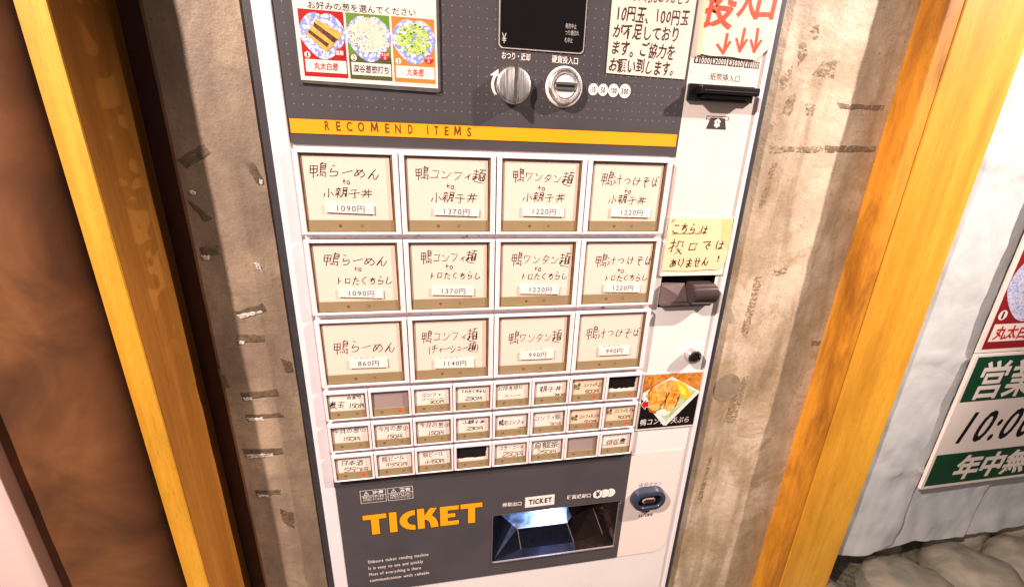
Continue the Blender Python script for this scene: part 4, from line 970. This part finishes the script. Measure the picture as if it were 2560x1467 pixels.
mb = MB(); mb.slab([(527, -72.5), (543.6, -72.6), (544.4, -116), (531, -100)], 5.45, 5.55); obj('clear_tape', mb, mat('memo_tape', (0.80, 0.60, 0.28), 0.25), n3)
mb = MB(); rr = random.Random(12); DM = 5.4
write(mb, 'こちら', 455, -84.5, 491.5, -86, 14.5, DM, off=.010, hand=1, rnd=rr, pen=1.25); write(mb, 'は', 497, -86.5, 508, -87, 13, DM, off=.010, hand=1, rnd=rr, pen=1.25)
write(mb, '投', 453.5, -111, 478, -111.5, 24, DM, off=.006, hand=.8, rnd=rr, pen=1.25); write(mb, '口', 480, -109.8, 499, -110, 15.5, DM, off=.010, hand=.6, rnd=rr, pen=1.25); write(mb, 'で', 502, -109, 518, -108.5, 15, DM, off=.010, hand=.8, rnd=rr, pen=1.25); write(mb, 'は', 523, -107.5, 537.5, -107.5, 14.5, DM, off=.010, hand=.8, rnd=rr, pen=1.25)
write(mb, 'ありません', 459, -132.4, 518, -131, 14.5, DM, off=.010, hand=1, rnd=rr, pen=1.25); write(mb, '!', 530, -127, 534.5, -127, 12, DM, off=.01, hand=.6, rnd=rr, pen=1.25)
stroke(mb, [(456.5, -93), (475, -92.4), (491.5, -91.8)], .9, DM, 1); stroke(mb, [(454.4, -77.5), (454.4, -74.6), (458, -74.6)], 1.0, DM, 1); stroke(mb, [(492.5, -92.4), (496, -92.4), (496, -89.5)], 1.2, DM, 1)
obj('memo_writing', mb, [mat('dark_brown_marker', (0, 0, 0)), MORM], n3)

fp = thing('tempura_photo_sticker', 'photo sticker of fried tempura and lemon on a leaf plate beside small buttons', 'sticker', 495, -402, 7)
mb = MB(); mb.slab([(446.0, -302.0), (545.0, -303.0), (546.2, -401.6), (445.6, -401.4)], 6.4, 7.1); obj('sticker_base', mb, MPOST, fp)
mb = MB(); mb.rect(448.4, 543.6, -399.2, -340, 6.3, 1); mb.poly([(448.4, -340), (543.6, -340), (543, -305), (448.2, -303.8)], 6.3, 0)
obj('photo_background', mb, [noise_mat('fried_crust', [(0.3, (0.22, 0.05, 0.006)), (0.5, (0.55, 0.20, 0.03)), (0.72, (0.74, 0.36, 0.08))], 70, 2), MBLACK], fp)
mb = MB(); mb.poly([(492.7, -309.5), (543.4, -338), (543.4, -341), (497, -396), (492, -396), (448.6, -345), (448.6, -335)], 6.2, 0)
mb.poly([(493, -313.5), (538, -338.5), (495, -389), (453, -339)], 6.15, 1); obj('plate_print', mb, [MPOST, noise_mat('leaf_glaze', [(0.35, (0.60, 0.64, 0.48)), (0.65, (0.30, 0.46, 0.18))], 25, .5)], fp)
rr = random.Random(5); mb = MB()
def blob(cx, cz, rx, rz, rot, dd, mi, n=26):
    pts = []
    for i in range(n):
        a = 2 * math.pi * i / n; r = 1 + .12 * math.sin(3 * a + cx) + .08 * rr.uniform(-1, 1); x = rx * r * math.cos(a); z = rz * r * math.sin(a)
        pts.append((cx + x * math.cos(rot) - z * math.sin(rot), cz + x * math.sin(rot) + z * math.cos(rot)))
    mb.poly(pts, dd, mi)
MTE = noise_mat('tempura_batter', [(0.34, (0.42, 0.11, 0.01)), (0.5, (0.78, 0.34, 0.04)), (0.7, (0.90, 0.60, 0.20))], 110, 1.5)
MTE2 = noise_mat('tempura_light', [(0.34, (0.60, 0.22, 0.02)), (0.7, (0.92, 0.66, 0.24))], 100, 1.5)
for q in ((473, -346, 16, 20, .2), (498, -354, 11, 21, -.15), (502, -336, 11, 14, .3), (470, -362, 13, 8, -.5)): blob(*q, 6.08, 5)  # shadows of the tempura pieces, drawn as brown blobs in the print
blob(473, -344, 13, 17, .2, 6.05, 0); blob(498, -352, 9, 19, -.15, 6.03, 0); blob(488, -326, 19, 10, .1, 6.01, 1); blob(470, -360, 11, 6, -.5, 6.0, 1); blob(502, -334, 9, 12, .3, 6.0, 0); blob(497, -364, 8, 6, 0, 5.99, 1)
mb.poly([(500, -317), (507, -317.5), (520, -327), (530, -343), (524.5, -352), (516, -347), (508, -337)], 5.95, 2); mb.poly([(503, -321), (516, -331), (523, -345), (513, -340)], 5.93, 3)
blob(489, -371, 12, 6, 0, 6.0, 4)
obj('tempura_print', mb, [MTE, MTE2, mat('lemon_rind', (0.92, 0.50, 0.01), 0.4), mat('lemon_flesh', (0.93, 0.68, 0.10), 0.4, var=.15, scale=200), MPOST, mat('printed_shadow_brown', (0.40, 0.11, 0.012), 0.5)], fp)
mb = MB(); mb.poly(expand([(448.4, -354.5), (455.5, -346.5), (455.8, -350.5), (460.6, -349.5), (460.9, -359.5), (456.2, -359), (456.4, -363.5)], .8), 5.9, 1); mb.poly([(448.4, -354.5), (455.5, -346.5), (455.8, -350.5), (460.6, -349.5), (460.9, -359.5), (456.2, -359), (456.4, -363.5)], 5.85, 0)
write(mb, '鴨コンフィ天ぷら', 451, -386.5, 536, -388, 12.5, 5.8, off=0.0, hand=.4, mi=1, rnd=rr); obj('sticker_print', mb, [MRED, MPOST], fp)

# ================================================================ right side: curtain, signs, boulders
mcur = bpy.data.materials.new('white_vinyl_curtain'); mcur.use_nodes = True; nt = mcur.node_tree; b = nt.nodes['Principled BSDF']
b.inputs['Roughness'].default_value = 0.32
v = coords(nt); c_ = ramp(nt, tex(nt, v, 10, 6, .6), [(0.3, (0.56, 0.59, 0.60)), (0.7, (0.66, 0.69, 0.70))]); nt.links.new(c_, b.inputs['Base Color'])
bp = node(nt, 'ShaderNodeBump', Strength=0.3, Distance=0.004); nt.links.new(tex(nt, v, 22, 5, .5, .6), bp.inputs['Height']); nt.links.new(bp.outputs['Normal'], b.inputs['Normal'])
cu_ = thing('vinyl_curtain', 'wrinkled white vinyl curtain hanging right of the orange timber', 'curtain', 1150, -760, 30)
def strip_(x0, x1, zb, d, seed):
    mb = MB(); nx, nz = 34, 130; 
    for j in range(nz + 1):
        for i in range(nx + 1):
            u = i / nx; z0 = zb + 7 * math.sin(u * 7 + seed) + 5 * noise.noise(Vector((u * 5, seed, 0))); z = z0 + (TOP - z0) * (j / nz) ** 1.0; x = x0 + (x1 - x0) * u
            low = max(0, min(1, (-300 - z) / 400))
            dd = d + 4 * 0.5 * noise.noise(Vector((x / 60, seed, z / 130))) + (0.9 + 4 * low) * noise.noise(Vector((x / 40 + z / 90, seed + 4, z / 60))) + 0.9 * noise.noise(Vector((x / 16, seed, z / 22)))
            for zc in (10, -300, -540): dd -= 3.0 * math.exp(-((z - zc - 8 * math.sin(x / 60)) / 3.5) ** 2)
            mb.v.append((x, dd, z))
    for j in range(nz):
        for i in range(nx): a = j * (nx + 1) + i; mb.f.append((a, a + 1, a + nx + 2, a + nx + 1)); mb.m.append(0)
    return mb
obj('curtain_strip', strip_(880, 1052, -742, 3, 1), mcur, cu_, smooth=True)
obj('curtain_strip', strip_(1030, 1255, -752, 11, 5), mcur, cu_, smooth=True)
obj('curtain_strip', strip_(1235, 1700, -758, 19, 9), mcur, cu_, smooth=True)

hs = thing('opening_hours_sign', 'green and white opening hours board on the white curtain', 'sign', 1200, -581, -4)
mb = MB(); mb.slab(rrect(1046, 1560, -583.5, -298, 2, 2), -7, -2); obj('sign_board', mb, MPOST, hs)
mb = MB(); mb.rect(1052, 1556, -392, -303, -7.2); mb.rect(1052, 1556, -577, -505, -7.2); obj('green_band', mb, MSIGN, hs)
mb = MB(); write(mb, '営業時間', 1068, -350, 1352, -350, 80, -7.4, off=0.018, shear=.05); obj('white_characters', mb, MPOST, hs); mb = MB(); write(mb, '年中無休', 1110, -541, 1350, -541, 58, -7.4, off=0.036, shear=.12); obj('white_characters', mb, MPOST, hs)
mb = MB(); write(mb, '10:00', 1074, -449, 1262, -449, 92, -7.4, off=0.018, shear=.26); obj('opening_time', mb, MBLACK, hs)
p2 = thing('leek_poster_on_curtain', 'topping poster with red panel darkened for dim light cut off by the right edge, above green sign', 'poster', 1200, -296, -4)
mb = MB(); mb.slab([(1044, -295.5), (1500, -295.5), (1500, 120), (1044, 120)], -6, -3); obj('poster_sheet', mb, MPOST, p2)
mb = MB(); mb.rect(1052, 1180, -289, -110, -6.2); pc = obj('topping_panel', mb, MCRD, p2)
mb = MB(); mb.poly(heart(1116, -172, 128, 122), -6.4); obj('heart_plate_print', mb, noise_mat('china_print_large', [(0.4, (0.25, 0.30, 0.60)), (0.55, (0.66, 0.66, 0.76))], 160, 2), pc)
mb = MB(); mb.rect(1058, 1176, -275, -243, -6.4); mb.poly(circle(1066.5, -227, 9), -6.4); obj('name_plate_print', mb, MPOST, pc)
mb = MB(); write(mb, '丸太白葱', 1066, -259, 1164, -259, 25, -6.6, off=.03, hand=.3, rnd=random.Random(2)); obj('name_print', mb, MRED, pc)
mb = MB(); write(mb, '1', 1063, -227, 1070, -227, 17, -6.6, off=.04); obj('number_print', mb, MDARKP, pc)

MSTN = noise_mat('boulder_stone', [(0.3, (0.12, 0.115, 0.085)), (0.5, (0.22, 0.20, 0.155)), (0.75, (0.38, 0.315, 0.235))], 14, .7, 0.75)
_nt = MSTN.node_tree; _bp = node(_nt, 'ShaderNodeBump', Strength=0.5, Distance=0.005); _nt.links.new(tex(_nt, coords(_nt), 45, 9, .7), _bp.inputs['Height']); _nt.links.new(_bp.outputs['Normal'], _nt.nodes['Principled BSDF'].inputs['Normal'])
rr = random.Random(9); spots = []
for iy in range(3):
    for ix in range(5):
        x = 900 + ix * 178 + (iy % 2) * 90 + rr.uniform(-22, 22); d = -20 + iy * 165 + rr.uniform(-20, 20); spots.append((x, d, rr.uniform(80, 118)))
g = MB(); g.box(780, 2200, -949, -852, -220, 900); o = obj('gravel_bed', g, noise_mat('olive_gravel', [(0.4, (0.05, 0.048, 0.03)), (0.6, (0.13, 0.115, 0.075))], 90, .5, .8)); o['kind'] = 'structure'
BLAB = {0: 'boulder touching the foot of the orange timber post, at the bottom edge', 1: 'broad front boulder second from the timber post, cut by the bottom edge',
        2: 'largest front boulder, below the left corner of the green opening hours sign', 3: 'front boulder at the lower right corner, farthest from the timber post',
        5: 'small piece of boulder showing between timber post and curtain hem, back row', 6: 'dark back row boulder under the hem of the first curtain strip',
        7: 'back row boulder showing least, tucked under the hem below the green sign', 8: 'back row boulder under the hem at the right edge'}
for n_, (x, d, r) in enumerate(spots):
    if n_ not in BLAB: continue          # wholly hidden behind the curtain
    bm = bmesh.new(); bmesh.ops.create_icosphere(bm, subdivisions=4, radius=1); sd = rr.uniform(0, 50); ax_ = rr.uniform(.9, 1.25)
    for q in bm.verts:
        k = 1 + .16 * noise.noise(q.co * 1.1 + Vector((sd, 0, 0))) + .10 * noise.noise(q.co * 2.6 + Vector((0, sd, 0))) + .03 * noise.noise(q.co * 5 + Vector((sd, 3, 0)))
        q.co = Vector((x + q.co.x * k * r * ax_, d + q.co.y * k * r, -950 + r * .62 + 30 + q.co.z * k * r * .78))
    mb = MB(); mb.add_bm(bm)
    o = obj('boulder', mb, MSTN, org=(x, -950, d), smooth=True)
    tag(o, BLAB[n_], 'stone', 'boulders at the foot of the curtain')
